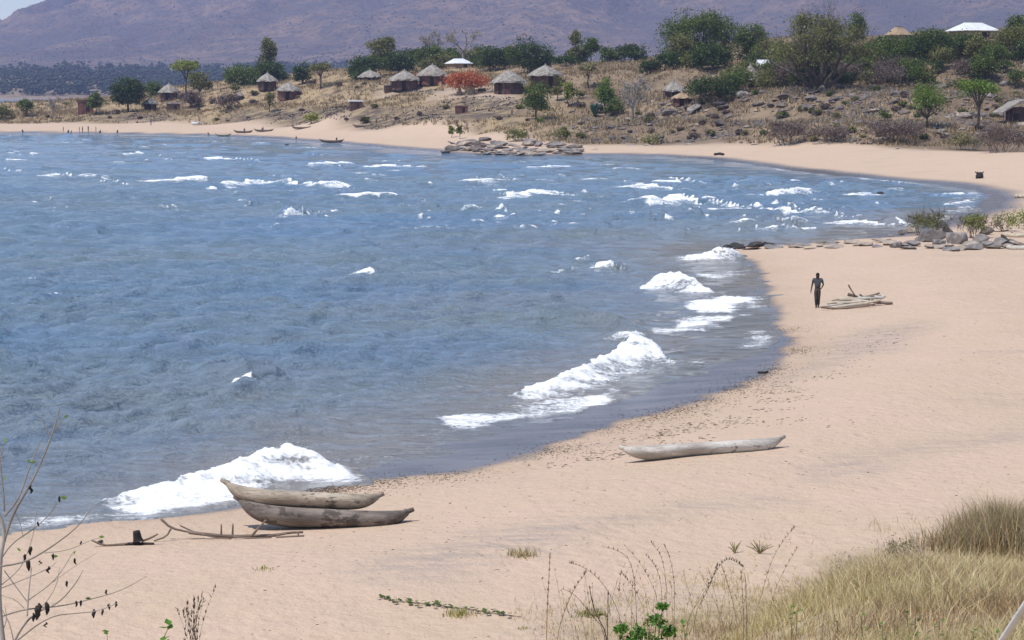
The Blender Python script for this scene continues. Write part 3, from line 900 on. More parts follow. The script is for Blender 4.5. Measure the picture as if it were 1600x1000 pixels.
mx_ = m.n('MixShader', {0: fmask, 1: wp.outputs[0], 2: fp.outputs[0]})
M['water'] = m.done(mx_)
water = tag(link('lake_water', wme, M['water']), kind='structure')

# flying drops over the breakers
dv, df = [], []
for (px_, py_, h_, n_, sx_, sy_) in ((455, 694, 0.6, 200, 0.9, 0.13), (400, 706, 0.6, 140, 0.9, 0.1), (300, 744, 0.3, 60, 1.0, 0.08), (990, 522, 0.75, 110, 0.5, 0.14), (1050, 428, 0.65, 90, 0.8, 0.14), (1135, 386, 0.7, 90, 0.6, 0.2)):
    q = onz(px_, py_, h_)
    for k in range(n_):
        cx = q[0] + rnd.gauss(0, sx_); cy = q[1] + rnd.gauss(0, 0.5); cz = h_ - 0.1 + abs(rnd.gauss(0, sy_)) - 0.35 * abs(cx - q[0])
        if cz < 0.1: continue
        s_ = rnd.uniform(0.004, 0.011) * (1 + q[1] / 160)
        b_ = len(dv)
        dv += [(cx + s_, cy, cz), (cx - s_, cy + s_, cz), (cx - s_, cy - s_, cz), (cx, cy, cz + 1.6 * s_)]
        df += [(b_, b_ + 1, b_ + 3), (b_ + 1, b_ + 2, b_ + 3), (b_ + 2, b_, b_ + 3), (b_, b_ + 2, b_ + 1)]
M['spray'] = simple('spray', (0.80, 0.81, 0.82), (0.88, 0.88, 0.88), 3, bump=0)
sp_ = link('spray', np_mesh('spray', np.array(dv), np.array(df), False), M['spray'])
tag(sp_, 'white spray flying off the breaking waves', 'spray', kind='stuff')

# ------------------------------------------------------------------ haze: the air between here and the mountain
hz = MB(); hz.box((0, 5200, 480), (12400, 10900, 970))
hm = bpy.data.materials.new('haze')
hm.use_nodes = True
hm.node_tree.nodes.clear()
ho = hm.node_tree.nodes.new('ShaderNodeOutputMaterial')
pv = hm.node_tree.nodes.new('ShaderNodeVolumePrincipled')
pv.inputs['Color'].default_value = (0.52, 0.60, 0.98, 1)
pv.inputs['Density'].default_value = 0.00009
pv.inputs['Anisotropy'].default_value = 0.0
hm.node_tree.links.new(pv.outputs[0], ho.inputs['Volume'])
tag(hz.build('haze', hm), kind='stuff')
# ------------------------------------------------------------------ plants
def leaf_cloud(blobs, n, leaf, seed, per=7, clump=0.5, up=0.35, shell=0.5, rag=0.35):
    """leaf-sized faces gathered in clumps through a set of ellipsoids -> verts, faces"""
    g = np.random.default_rng(seed)
    B = np.array(blobs, float)
    wgt = (B[:, 3] * B[:, 4] * B[:, 5]) ** 0.67
    nc = max(6, n // per)
    bi = g.choice(len(B), nc, p=wgt / wgt.sum())
    d = g.normal(size=(nc, 3)); d /= np.linalg.norm(d, axis=1)[:, None]
    d[:, 2] = np.where(d[:, 2] < -0.35, -d[:, 2], d[:, 2])
    rr = (shell + (1 - shell) * g.random(nc) ** 0.6)
    lum = 1 - rag + rag * 2 * vnoise(d[:, 0] * 2.4 + bi * 7.7 + 20, d[:, 1] * 2.4 + d[:, 2] * 3.1 + 20, seed)
    C = B[bi, :3] + d * B[bi, 3:6] * (rr * lum)[:, None]
    ci = np.repeat(np.arange(nc), per)
    N = len(ci)
    rad = B[bi, 3:6].mean(1)
    P = C[ci] + g.normal(size=(N, 3)) * (clump * np.minimum(rad, 2.2))[ci][:, None] * np.array([0.55, 0.55, 0.38])
    nor = g.normal(size=(N, 3)) + d[ci] * 0.6 + np.array([0, 0, up * 2])
    nor /= np.linalg.norm(nor, axis=1)[:, None]
    t = np.cross(nor, g.normal(size=(N, 3))); t /= np.linalg.norm(t, axis=1)[:, None] + 1e-9
    b = np.cross(nor, t)
    s = (leaf * g.uniform(0.6, 1.4, N))[:, None]
    V = np.stack([P - t * s, P - b * s * 0.55, P + t * s, P + b * s * 0.55], 1).reshape(-1, 3)
    F = np.arange(N * 4).reshape(-1, 4)
    return V, F

def leaf_part(name, blobs, n, leaf, seed, mat, parent, **kw):
    V, F = leaf_cloud(blobs, n, leaf, seed, **kw)
    V[:, 2] = np.maximum(V[:, 2], 0.02)
    return link(name, np_mesh(name, V, F, False), mat, parent)

def branch(mb, p, d, L, r, lvl, g, spread=0.7, gnarl=0.25, sides=5, tips=None, kids=(2, 3), upb=0.12, shrink=0.72):
    n = 4
    pts = [Vector(p)]; rad = [r]
    d = Vector(d).normalized()
    for i in range(n):
        d = (d + Vector((g.gauss(0, gnarl), g.gauss(0, gnarl), g.gauss(0, gnarl * 0.7) + upb * 0.5))).normalized()
        pts.append(pts[-1] + d * (L / n))
        rad.append(r * (1 - 0.45 * (i + 1) / n))
    mb.tube(pts, rad, sides, cap=False)
    if lvl <= 0:
        if tips is not None: tips.append(pts[-1])
        return
    for k in range(g.randint(*kids)):
        i = g.randint(2, n)
        ax = Vector((g.gauss(0, 1), g.gauss(0, 1), g.gauss(0, 0.6)))
        nd = (d + ax.normalized() * spread + Vector((0, 0, upb))).normalized()
        branch(mb, pts[i], nd, L * g.uniform(shrink - 0.14, shrink + 0.1), rad[i] * 0.68, lvl - 1, g, spread, gnarl, max(3, sides - 1), tips, kids, upb, shrink)

def twig_cloud(mb, tips, n, L, r, g):
    for t in tips:
        for k in range(n):
            d = Vector((g.gauss(0, 1), g.gauss(0, 1), g.gauss(0.2, 0.8))).normalized() * L * g.uniform(0.5, 1.2)
            a = Vector(t); b = a + d
            o = d.orthogonal().normalized() * r
            mb.face([a - o, a + o, b])

SEED = [100]
def tree(name, label, x0, x1, yt, yb, kind, mat, d=None, bark='bark', cat='tree', group=None, leaf=None, dens=1.0, yaw=None):
    SEED[0] += 1
    sd = SEED[0]; g = random.Random(sd)
    xc = (x0 + x1) / 2
    base = hit(xc, yb) if d is None else at(xc, d)
    dd = base.y
    H = max(0.5, pix(xc, yt, dd).z - base.z)
    W = (x1 - x0) / FPX * dd
    r = W / 2
    o = empty(name, base + Vector((0, 0, -0.05)), g.uniform(0, 6.28) if yaw is None else yaw)
    tag(o, label, cat, group)
    if leaf is None: leaf = max(0.05, 0.00047 * dd)
    area = max(W * H, 1.0)
    n = int(min(14000, max(450, dens * 62 * area * (0.2 / leaf) ** 1.2)))
    if kind == 'dome': n = int(n * 1.5)
    tr = MB(); tips = []
    if kind == 'round':
        th = H * 0.26
        tr.tube([(0, 0, -0.3), (g.gauss(0, .1), 0, th * 0.5), (g.gauss(0, .15), g.gauss(0, .15), th)], [0.05 * H * .6, 0.04 * H * .6, 0.035 * H * .6], 7)
        blobs = [(0, 0, H * 0.55, r * 0.62, r * 0.62, H * 0.36)]
        for k in range(9):
            a = k * 0.7 + g.uniform(0, 0.7); q = g.uniform(0.32, 0.62)
            z = H * g.uniform(0.36, 0.74)
            blobs.append((math.cos(a) * r * q, math.sin(a) * r * q, z, r * g.uniform(0.28, 0.42), r * g.uniform(0.28, 0.42), H * g.uniform(0.14, 0.24)))
            branch(tr, (0, 0, th * 0.8), (math.cos(a), math.sin(a), 1.2), H * 0.3, 0.018 * H, 1, g)
    elif kind == 'tall':
        th = H * 0.3
        tr.tube([(0, 0, -0.3), (g.gauss(0, .2), g.gauss(0, .2), th), (g.gauss(0, .3), g.gauss(0, .3), H * 0.85)], [0.025 * H, 0.02 * H, 0.006 * H], 6)
        blobs = []
        for k in range(12):
            z = H * g.uniform(0.30, 0.90)
            q = r * g.uniform(0.0, 0.6) * (1.1 - abs(z / H - 0.55))
            a = g.uniform(0, 6.28)
            blobs.append((math.cos(a) * q, math.sin(a) * q, z, r * g.uniform(0.28, 0.5), r * g.uniform(0.28, 0.5), H * g.uniform(0.08, 0.16)))
            branch(tr, (0, 0, z * 0.75), (math.cos(a), math.sin(a), 1.0), r * 0.7, 0.009 * H, 1, g)
    elif kind == 'acacia':
        th = H * 0.5
        k_ = g.gauss(0, .25)
        tr.tube([(0, 0, -0.3), (k_, 0.1, th * 0.5), (k_ * 0.5, g.gauss(0, .2), th)], [0.035 * H, 0.028 * H, 0.022 * H], 6)
        blobs = []
        for k in range(10):
            a = k * 0.63 + g.uniform(0, 0.5); q = r * g.uniform(0.15, 0.68)
            z = H * (0.82 - 0.20 * (q / r) ** 2 + g.gauss(0, 0.04))
            blobs.append((math.cos(a) * q, math.sin(a) * q, z, r * g.uniform(0.26, 0.38), r * g.uniform(0.26, 0.38), H * g.uniform(0.07, 0.13)))
            tr.tube([(k_ * 0.5, 0, th * g.uniform(0.75, 1.0)), (math.cos(a) * q * 0.5, math.sin(a) * q * 0.5, th + (z - th) * 0.6), (math.cos(a) * q, math.sin(a) * q, z)], [0.014 * H, 0.01 * H, 0.005 * H], 4, cap=False)
    elif kind == 'bush':
        blobs = [(0, 0, H * 0.42, r * 0.6, r * 0.6, H * 0.40)]
        for k in range(10):
            a = k * 0.63 + g.uniform(0, 0.6); q = r * g.uniform(0.35, 0.66)
            blobs.append((math.cos(a) * q, math.sin(a) * q, H * g.uniform(0.25, 0.66), r * g.uniform(0.24, 0.38), r * g.uniform(0.24, 0.38), H * g.uniform(0.18, 0.30)))
        for k in range(5):
            a = g.uniform(0, 6.28)
            branch(tr, (0, 0, -0.1), (math.cos(a) * 0.7, math.sin(a) * 0.7, 1), H * 0.5, 0.02 * H, 1, g)
    elif kind == 'dome':
        tr.tube([(0, 0, -0.3), (0.1, 0, H * 0.2), (0, 0.1, H * 0.4)], [0.035 * H, 0.028 * H, 0.02 * H], 7)
        blobs = [(0, 0, H * 0.48, r * 0.72, r * 0.72, H * 0.46)]
        for k in range(15):
            a = k * 0.55 + g.uniform(0, 0.5); q = r * g.uniform(0.38, 0.68); z = H * g.uniform(0.14, 0.76)
            blobs.append((math.cos(a) * q, math.sin(a) * q, z, r * g.uniform(0.22, 0.36), r * g.uniform(0.22, 0.36), H * g.uniform(0.13, 0.22)))
            branch(tr, (0, 0, H * 0.25), (math.cos(a), math.sin(a), 0.9), H * 0.3, 0.014 * H, 1, g)
    elif kind == 'scrub':
        blobs = []
        for k in range(9):
            a = k * 0.7 + g.uniform(0, 0.6); q = r * g.uniform(0.1, 0.62)
            blobs.append((math.cos(a) * q, math.sin(a) * q, H * g.uniform(0.3, 0.66), r * g.uniform(0.28, 0.42), r * g.uniform(0.28, 0.42), H * g.uniform(0.2, 0.34)))
        for k in range(16):
            a = g.uniform(0, 6.28); q = g.uniform(0.2, 1.0)
            branch(tr, (math.cos(a) * r * q * 0.6, math.sin(a) * r * q * 0.6, -0.1), (math.cos(a) * 0.6, math.sin(a) * 0.6, 1), H * 0.6, 0.010 * H, 1, g, tips=tips)
        twig_cloud(tr, tips, 8, H * 0.35, 0.006 * H + 0.008, g)
    elif kind == 'bare':
        blobs = []
        n0 = 3 if W < H * 1.3 else 5
        tr.tube([(0, 0, -0.3), (0.1, 0, H * 0.2), (0, 0.1, H * 0.36)], [0.045 * H, 0.034 * H, 0.028 * H], 7)
        for k in range(n0 + 2):
            a = k * 6.28 / (n0 + 2) + g.uniform(0, 0.6)
            branch(tr, (0, 0, H * g.uniform(0.26, 0.36)), (math.cos(a) * 0.75 * W / H, math.sin(a) * 0.75 * W / H, 1.0), H * 0.36, 0.020 * H, 3, g, 0.6, 0.2, 5, tips, (2, 3), 0.1, 0.62)
        twig_cloud(tr, tips, 14, H * 0.12, 0.0020 * dd ** 0.5, g)
    elif kind == 'spread':
        blobs = []
        for k in range(14):
            a = k * 0.9 + g.uniform(-0.25, 0.25)
            q = r * g.uniform(0.5, 0.85); z = H * g.uniform(0.30, 0.80)
            if k % 3 == 0: q *= 0.4; z = H * 0.84
            e = Vector((math.cos(a) * q, math.sin(a) * q, z))
            b0 = Vector((math.cos(a) * 0.7, math.sin(a) * 0.7, -0.3))
            mid = b0 * 0.5 + Vector((e.x * 0.42 + g.gauss(0, .7), e.y * 0.42 + g.gauss(0, .7), z * g.uniform(0.22, 0.5)))
            mid2 = Vector((e.x * 0.72 + g.gauss(0, .9), e.y * 0.72 + g.gauss(0, .9), z * g.uniform(0.6, 0.85)))
            pl = smooth_line([tuple(b0), tuple(mid), tuple(mid2), tuple(e)], 2)
            m_ = len(pl)
            tr.tube(pl, [0.42 * (1 - 0.75 * i / m_) for i in range(m_)], 7, cap=False)
            for i in range(4, m_, 2):
                branch(tr, pl[i], (g.gauss(0, 1), g.gauss(0, 1), 0.9), r * 0.28, 0.11, 2, g, 0.7, 0.25, 4, tips)
            for j in range(4):
                blobs.append((e.x * g.uniform(0.55, 1.05), e.y * g.uniform(0.55, 1.05), z * g.uniform(0.82, 1.06), r * g.uniform(0.16, 0.25), r * g.uniform(0.16, 0.25), H * g.uniform(0.08, 0.14)))
        tr.tube([(0, 0, -0.3), (0.2, 0.1, H * 0.08), (0, 0, H * 0.16)], [1.2, 0.8, 0.4], 9)
        twig_cloud(tr, tips, 5, 1.2, 0.02, g)
    if tr.f: tr.build('trunk' if kind not in ('bush', 'scrub') else 'stem', M[bark], o, True)
    if blobs and mat:
        fs = dict(round=1.34, dome=1.26, bush=1.28, acacia=1.25, tall=1.3, scrub=1.1, spread=1.35)[kind]
        blobs = [(a, b_, c, e * fs, f * fs, h * (fs * 0.93)) for a, b_, c, e, f, h in blobs]
        if kind == 'scrub': leaf = leaf * 0.8
        if kind == 'scrub': n = int(n * 1.5)
        leaf_part('crown' if kind not in ('bush', 'scrub') else 'foliage', blobs, n, leaf, sd, M[mat], o,
                  shell=0.35 if kind in ('spread', 'scrub') else 0.55)
    return o

TREES = [
 # low peninsula on the left
 ('evergreen_tree', 'dark round evergreen tree with a thick leaning trunk beside the small conical hut', 172, 229, 124, 175, 'round', 'leaf_dark', None),
 ('evergreen_tree', 'small dusky tree just behind the thick-trunked dark evergreen', 226, 256, 129, 157, 'round', 'leaf_mid', 640),
 ('acacia_tree', 'light green airy tree rising above the grey huts at the left', 263, 321, 93, 145, 'acacia', 'leaf_acacia', 625),
 ('tree', 'dull grey-green tree tucked against the light green airy tree', 292, 332, 110, 146, 'round', 'leaf_olive', 650),
 ('bush', 'isolated dark green bush near the back water at the far left', 27, 54, 154, 181, 'bush', 'leaf_mid', None),
 ('bush', 'grey brown leafless bush mound beside the grey huts', 277, 321, 141, 170, 'scrub', 'leaf_brown', None),
 ('bush', 'dusky round bush between the left huts and the twin thatched huts', 335, 376, 142, 171, 'bush', 'leaf_brown', None),
 ('tree', 'green bushy tree behind the reddish mud hut at the far left', 135, 165, 142, 178, 'tall', 'leaf_mid', None),
 ('sapling', 'thin leafless sapling on the low left shore', 74, 90, 155, 187, 'bare', None, None),
 ('bush', 'low green scrub at the left edge of the picture', -25, 24, 165, 186, 'bush', 'leaf_olive', None),
 # around the twin huts
 ('tree', 'wide dark tree mass left of the tall thin tree', 344, 408, 104, 150, 'round', 'leaf_mid', 625),
 ('tree', 'dark green tree right behind the twin thatched huts', 392, 452, 96, 140, 'round', 'leaf_dark', 640),
 ('tall_tree', 'tall thin open tree standing above the twin thatched huts', 404, 437, 64, 130, 'tall', 'leaf_olive', 650),
 ('evergreen_tree', 'small dark round tree on the slope right of the twin huts', 458, 488, 101, 132, 'round', 'leaf_dark', None),
 ('acacia_tree', 'olive feathery tree with a bare trunk beside the small dark round tree', 480, 522, 97, 139, 'acacia', 'leaf_olive', None),
 ('bush', 'yellow-green bush at the top of the far beach', 473, 501, 173, 193, 'bush', 'leaf_yellow', None),
 ('sapling', 'small thin tree on burned ground below the twin huts', 411, 432, 144, 176, 'tall', 'leaf_drygreen', None),
 # behind the village
 ('mango_tree', 'dark rounded tree over the leftmost village hut', 541, 594, 87, 118, 'round', 'leaf_dark', 600),
 ('tree', 'leaning olive green tree rising behind the village huts', 574, 624, 59, 112, 'tall', 'leaf_olive', 640),
 ('mango_tree', 'dense dark tree behind the low brown-walled hut', 595, 652, 82, 120, 'round', 'leaf_dark', 605),
 ('tree', 'dark flat-topped tree in the back row behind the village', 628, 660, 76, 112, 'round', 'leaf_dark', 650),
 ('tree', 'mid green tree in front of the bare grey trees', 648, 700, 72, 112, 'round', 'leaf_mid', 630),
 ('bare_tree', 'large bare grey tree with a fine twig crown above the village', 685, 763, 36, 112, 'bare', None, 640),
 ('bare_tree', 'smaller bare grey tree left of the large bare one', 655, 694, 50, 110, 'bare', None, 660),
 ('flame_tree', 'orange-red flowering tree with a flat crown among the huts', 692, 772, 107, 146, 'bush', 'leaf_red', None),
 ('flame_tree', 'small orange-red shrub in front of the pale hut by the flowering tree', 636, 664, 113, 128, 'bush', 'leaf_red', 555),
 ('mango_tree', 'dark tree between the flowering tree and the tallest dark tree', 741, 800, 75, 118, 'round', 'leaf_dark', 585),
 ('mango_tree', 'tallest dense dark domed tree behind the central huts', 792, 866, 62, 124, 'round', 'leaf_dark', 565),
 ('evergreen_tree', 'dark tree to the right of the tallest domed tree', 858, 908, 88, 122, 'round', 'leaf_dark', 575),
 ('eucalyptus_tree', 'tall ragged grey-green tree on the skyline right of the village', 884, 914, 51, 110, 'tall', 'leaf_olive', 600),
 ('eucalyptus_tree', 'ragged green tree joined to the tall grey-green skyline tree', 906, 940, 60, 110, 'tall', 'leaf_mid', 590),
 ('tree', 'bright green tree at the left of the dark skyline clump', 936, 972, 74, 110, 'round', 'leaf_mid', 580),
 ('evergreen_tree', 'dark dense tree at the right end of the skyline clump', 958, 1014, 68, 110, 'round', 'leaf_dark', 585),
 ('acacia_tree', 'small rusty umbrella tree in the field with a forked trunk', 898, 942, 98, 139, 'acacia', 'leaf_drygreen', None),
 ('eucalyptus_tree', 'drooping dark green willow-like tree above the rock ledge', 807, 868, 131, 187, 'tall', 'leaf_mid', None),
 ('eucalyptus_tree', 'narrow grey-green tree below the right-hand village hut', 860, 881, 120, 158, 'tall', 'leaf_olive', None),
 ('eucalyptus_tree', 'narrow yellow-green tree beside the narrow grey-green one', 878, 902, 126, 168, 'tall', 'leaf_acacia', None),
 ('tree', 'slender bright green tree near the spiky agave', 930, 962, 116, 178, 'tall', 'leaf_bright', None),
 ('bush', 'leafy green bush at the foot of the slender bright tree', 942, 974, 150, 182, 'bush', 'leaf_mid', None),
 ('bare_tree', 'pale-trunked bare tree on the scrubby slope', 958, 1018, 122, 189, 'bare', None, None),
 # right-hand slope
 ('large_tree', 'large broad green tree with a grey-green middle on the skyline', 1028, 1158, 17, 112, 'round', 'leaf_mid', 500),
 ('tree', 'grey-green tree at the lower left flank of the large broad tree', 1040, 1090, 50, 112, 'round', 'leaf_olive', 490),
 ('evergreen_tree', 'very dark tree standing before the large broad skyline tree', 1083, 1143, 68, 118, 'round', 'leaf_dark', 470),
 ('tree', 'green tree between the large broad tree and the great spreading tree', 1146, 1204, 38, 104, 'round', 'leaf_mid', 505),
 ('evergreen_tree', 'big dark green bush-like tree beside the small conical slope hut', 1066, 1152, 114, 160, 'bush', 'leaf_dark', None),
 ('spreading_tree', 'great spreading tree with many bare curving limbs on the right slope', 1184, 1368, 22, 138, 'spread', 'leaf_olive', None),
 ('tree', 'small rounded treetop peeping above the great spreading tree', 1322, 1354, 21, 90, 'round', 'leaf_mid', 560),
 ('bush', 'grey-green thicket below the left limbs of the great spreading tree', 1178, 1236, 104, 140, 'bush', 'leaf_olive', 430),
 ('bush', 'grey-green thicket at the right foot of the great spreading tree', 1300, 1372, 92, 136, 'bush', 'leaf_olive', 425),
 ('tree', 'upright dark green tree left of the small tan roof', 1366, 1396, 56, 108, 'tall', 'leaf_dark', 480),
 ('evergreen_tree', 'dark leafy tree in front of the small tan roof', 1408, 1492, 50, 122, 'round', 'leaf_dark', 430),
 ('tree', 'olive tree on the skyline behind the dark leafy tree', 1432, 1500, 44, 92, 'round', 'leaf_olive', 540),
 ('bush', 'dark bushes growing right under the white sheet roof', 1486, 1548, 58, 98, 'bush', 'leaf_dark', 470),
 ('tree', 'tall rounded treetop at the upper right corner', 1568, 1606, 22, 90, 'round', 'leaf_mid', 480),
 ('tree', 'large grey-green tree filling the right edge below the corner treetop', 1540, 1640, 40, 138, 'round', 'leaf_olive', 430),
 ('bush', 'green thicket between the dark leafy tree and the spreading tree', 1372, 1424, 88, 134, 'bush', 'leaf_mid', 420),
 ('bush', 'dry brown thicket under the white sheet roof slope', 1480, 1548, 92, 132, 'scrub', 'leaf_brown', 415),
 ('tree', 'bright green bushy tree with dark shade on the lower right slope', 1420, 1476, 130, 199, 'round', 'leaf_bright', None),
 ('acacia_tree', 'open umbrella-shaped green tree with a thin bent trunk by the right-hand hut', 1488, 1568, 120, 206, 'acacia', 'leaf_bright', None),
 ('bush', 'small dark green bush on the stony right slope', 1371, 1396, 170, 190, 'bush', 'leaf_mid', None),
 ('bush', 'purplish grey leafless thicket at the top of the right beach', 1198, 1272, 188, 226, 'scrub', 'leaf_brown', None),
 ('bush', 'purplish grey thicket next along the beach edge with grass at its foot', 1262, 1332, 194, 223, 'scrub', 'leaf_brown', None),
 ('bush', 'broad purple-brown thicket below the bright green bushy tree', 1342, 1456, 184, 223, 'scrub', 'leaf_brown', None),
 ('bush', 'grey brown thicket at the right edge in front of the lean-to hut', 1520, 1622, 190, 238, 'scrub', 'leaf_brown', None),
 ('bush', 'low dry thicket left of the right-edge thicket at the beach top', 1472, 1540, 204, 234, 'scrub', 'leaf_drygreen', None),
 ('bush', 'green bush on top of the rock ledge', 788, 826, 199, 221, 'bush', 'leaf_olive', None),
 ('bush', 'green shrub on the slope right of the rock ledge', 862, 896, 200, 219, 'bush', 'leaf_olive', None),
 ('bush', 'yellowish low shrub at the beach top right of the ledge', 994, 1034, 209, 226, 'bush', 'leaf_drygreen', None),
 # tufts on the far beach
 ('bush', 'thin upright green tuft on the far sand, left of a pair', 698, 712, 196, 215, 'tall', 'leaf_acacia', None),
 ('bush', 'thin upright green tuft on the far sand, right of a pair', 711, 727, 194, 217, 'tall', 'leaf_olive', None),
 # on the rocky spit
 ('bush', 'dense grey-green bush growing over the rocks of the spit', 1410, 1482, 325, 367, 'scrub', 'leaf_olive', None),
 ('bush', 'open spindly bush behind the large boulder of the spit', 1496, 1552, 329, 372, 'scrub', 'leaf_acacia', None),
 ('bush', 'dry rusty grass clump on the spit beside the right edge', 1548, 1590, 328, 362, 'bush', 'leaf_drygreen', None),
 ('bush', 'green grassy bush at the right edge of the spit', 1572, 1640, 318, 366, 'bush', 'leaf_acacia', None),
]
for t_ in TREES:
    nm, lb, x0, x1, yt, yb, kd, mt, d_ = t_
    if kd == 'round' and (nm in ('mango_tree', 'evergreen_tree', 'large_tree') or mt in ('leaf_dark', 'leaf_mid')): kd = 'dome'
    bk = 'twig_grey' if kd == 'bare' else ('twig_purple' if kd == 'scrub' and mt == 'leaf_brown' else 'bark')
    if 'pale-trunked' in lb: bk = 'bark_pale'
    tree(nm, lb, x0, x1, yt, yb, kd, mt, d_, bark=bk, cat='bush' if nm == 'bush' else 'tree', dens=0.5 if kd in ('acacia',) else (0.62 if kd == 'spread' else 1.0))

# the belt of trees and thicket that closes the right-hand skyline
bg_ = random.Random(41)
ZONE = [(1184, 'left of the great spreading tree'), (1300, 'behind the great spreading tree'), (1368, 'right of the great spreading tree'), (1440, 'around the small tan roof'), (1500, 'left of the large white roof'), (1560, 'under the large white roof'), (9999, 'at the right edge below the corner treetop')]
def zone_of(x): return next(n for lim, n in ZONE if x < lim)
for k in range(120):
    x_ = 1150 + k * 3.9 + bg_.uniform(-10, 10); d_ = bg_.uniform(402, 480)
    w_ = bg_.uniform(26, 60)
    kd, mt = bg_.choice([('bush', 'leaf_olive'), ('bush', 'leaf_mid'), ('dome', 'leaf_olive'), ('dome', 'leaf_mid'), ('scrub', 'leaf_brown'), ('bush', 'leaf_dark')])
    yb_ = 140 - (at(x_, d_).z - CAMZ) / d_ * FPX
    col = {'leaf_olive': 'grey-green', 'leaf_mid': 'mid green', 'leaf_brown': 'dry brown', 'leaf_dark': 'dark green'}[mt]
    tree('bush' if kd != 'dome' else 'tree', '%s %s in the thicket %s' % (col, 'bush' if kd != 'dome' else 'small tree', zone_of(x_)), x_ - w_ / 2, x_ + w_ / 2, yb_ - w_ * bg_.uniform(0.6, 0.95), yb_, kd, mt, d_,
         cat='bush' if kd != 'dome' else 'tree', group='thicket on the right-hand skyline', dens=0.8)
for k in range(34):
    x_ = bg_.choice([bg_.uniform(540, 905), bg_.uniform(540, 905), bg_.uniform(1000, 1150)]); d_ = bg_.uniform(590, 660) if x_ < 905 else bg_.uniform(470, 520)
    w_ = bg_.uniform(24, 44)
    mt = bg_.choice(['leaf_dark', 'leaf_mid', 'leaf_olive'])
    yb_ = 140 - (at(x_, d_).z - CAMZ) / d_ * FPX
    where = 'left of the bare grey trees' if x_ < 680 else ('behind the orange-red tree' if x_ < 790 else ('behind the two central huts' if x_ < 905 else 'under the large broad skyline tree'))
    tree('tree', '%s tree filling the back row %s' % ({'leaf_olive': 'grey-green', 'leaf_mid': 'mid green', 'leaf_dark': 'dark green'}[mt], where), x_ - w_ / 2, x_ + w_ / 2, yb_ - w_ * bg_.uniform(0.55, 0.85), yb_, 'dome', mt, d_, group='back row of trees behind the village')

# small shrubs dotted over the stony slope
COLN = {'leaf_olive': 'grey-green', 'leaf_mid': 'mid green', 'leaf_brown': 'dry brown', 'leaf_drygreen': 'straw-green', 'leaf_dark': 'dark green'}
def slope_zone(x): return next(n for lim, n in ((980, 'above the rock ledge'), (1090, 'below the small pale conical hut'), (1200, 'left of the purplish thickets'), (1330, 'below the great spreading tree'), (1440, 'left of the bright green bushy tree'), (9999, 'near the lean-to hut')) if x < lim)
def size_word(w, a, b): return 'tiny' if w < a else ('small' if w < b else 'larger')
sp = random.Random(77)
VEGP = VEG
cnt = 0
while cnt < 80:
    px_, py_ = sp.uniform(880, 1590), sp.uniform(140, 222)
    if py_ < 150 and px_ < 1080: continue
    w_ = sp.uniform(8, 22); h_ = w_ * sp.uniform(0.45, 0.8)
    kd = sp.choice(['bush', 'bush', 'scrub'])
    mt = sp.choice(['leaf_olive', 'leaf_mid', 'leaf_drygreen', 'leaf_brown', 'leaf_brown', 'leaf_drygreen'])
    tree('shrub', '%s %s scrub bush on the stony slope %s' % (size_word(w_, 11, 16), COLN[mt], slope_zone(px_)), px_ - w_ / 2, px_ + w_ / 2, py_ - h_, py_, kd, mt, None, cat='bush', group='scrub bushes on the stony slope', dens=0.8)
    cnt += 1
cnt = 0
while cnt < 45:
    px_, py_ = sp.uniform(20, 880), sp.uniform(112, 196)
    q = hit(px_, py_)
    if q.y > 690 or not inside(np.array([q.x]), np.array([q.y]), VEG)[0]: continue
    w_ = sp.uniform(7, 17); h_ = w_ * sp.uniform(0.4, 0.7)
    mt = sp.choice(['leaf_olive', 'leaf_drygreen', 'leaf_brown', 'leaf_brown'])
    zn = next(n for lim, n in ((260, 'on the low left shore'), (400, 'near the left huts'), (540, 'right of the twin thatched huts'), (690, 'below the left village huts'), (9999, 'below the central village huts')) if px_ < lim)
    tree('shrub', '%s %s scrub bush on dry ground %s' % (size_word(w_, 10, 14), COLN[mt], zn), px_ - w_ / 2, px_ + w_ / 2, py_ - h_, py_, sp.choice(['bush', 'scrub']), mt, None, cat='bush', group='scrub bushes around the village', dens=0.8)
    cnt += 1

# spiky agave / banana plants
def spiky(name, label, px_, py_, hpx, wpx, mat, n=22):
    b = hit(px_, py_)
    H = hpx / FPX * b.y; W = wpx / FPX * b.y
    o = tag(empty(name, b), label, 'plant')
    g = random.Random(int(px_))
    for k in range(n):
        a = g.uniform(0, 6.28); l = g.uniform(0.6, 1.0); wd = 0.09 * W
        mb = MB()
        d = Vector((math.cos(a), math.sin(a), 0)); s = Vector((-math.sin(a), math.cos(a), 0))
        out = g.uniform(0.15, 0.5) * W
        p0 = Vector((0, 0, 0.05)); p1 = d * out * 0.5 + Vector((0, 0, H * l * 0.65)); p2 = d * out + Vector((0, 0, H * l * g.uniform(0.7, 1.0)))
        mb.face([p0 - s * wd * 0.5, p0 + s * wd * 0.5, p1 + s * wd, p1 - s * wd]); mb.face([p1 - s * wd, p1 + s * wd, p2])
        mb.build('leaf', M[mat], o)
spiky('agave', 'spiky blue-green agave on the slope beside the slender bright tree', 930, 183, 26, 34, 'leaf_bluegreen', 26)
spiky('banana_plant', 'low broad-leaved green plant above the rock ledge', 843, 192, 10, 28, 'leaf_bright', 16)
spiky('banana_plant', 'small dark broad-leaved plant just right of the low green one', 868, 190, 11, 16, 'leaf_mid', 12)

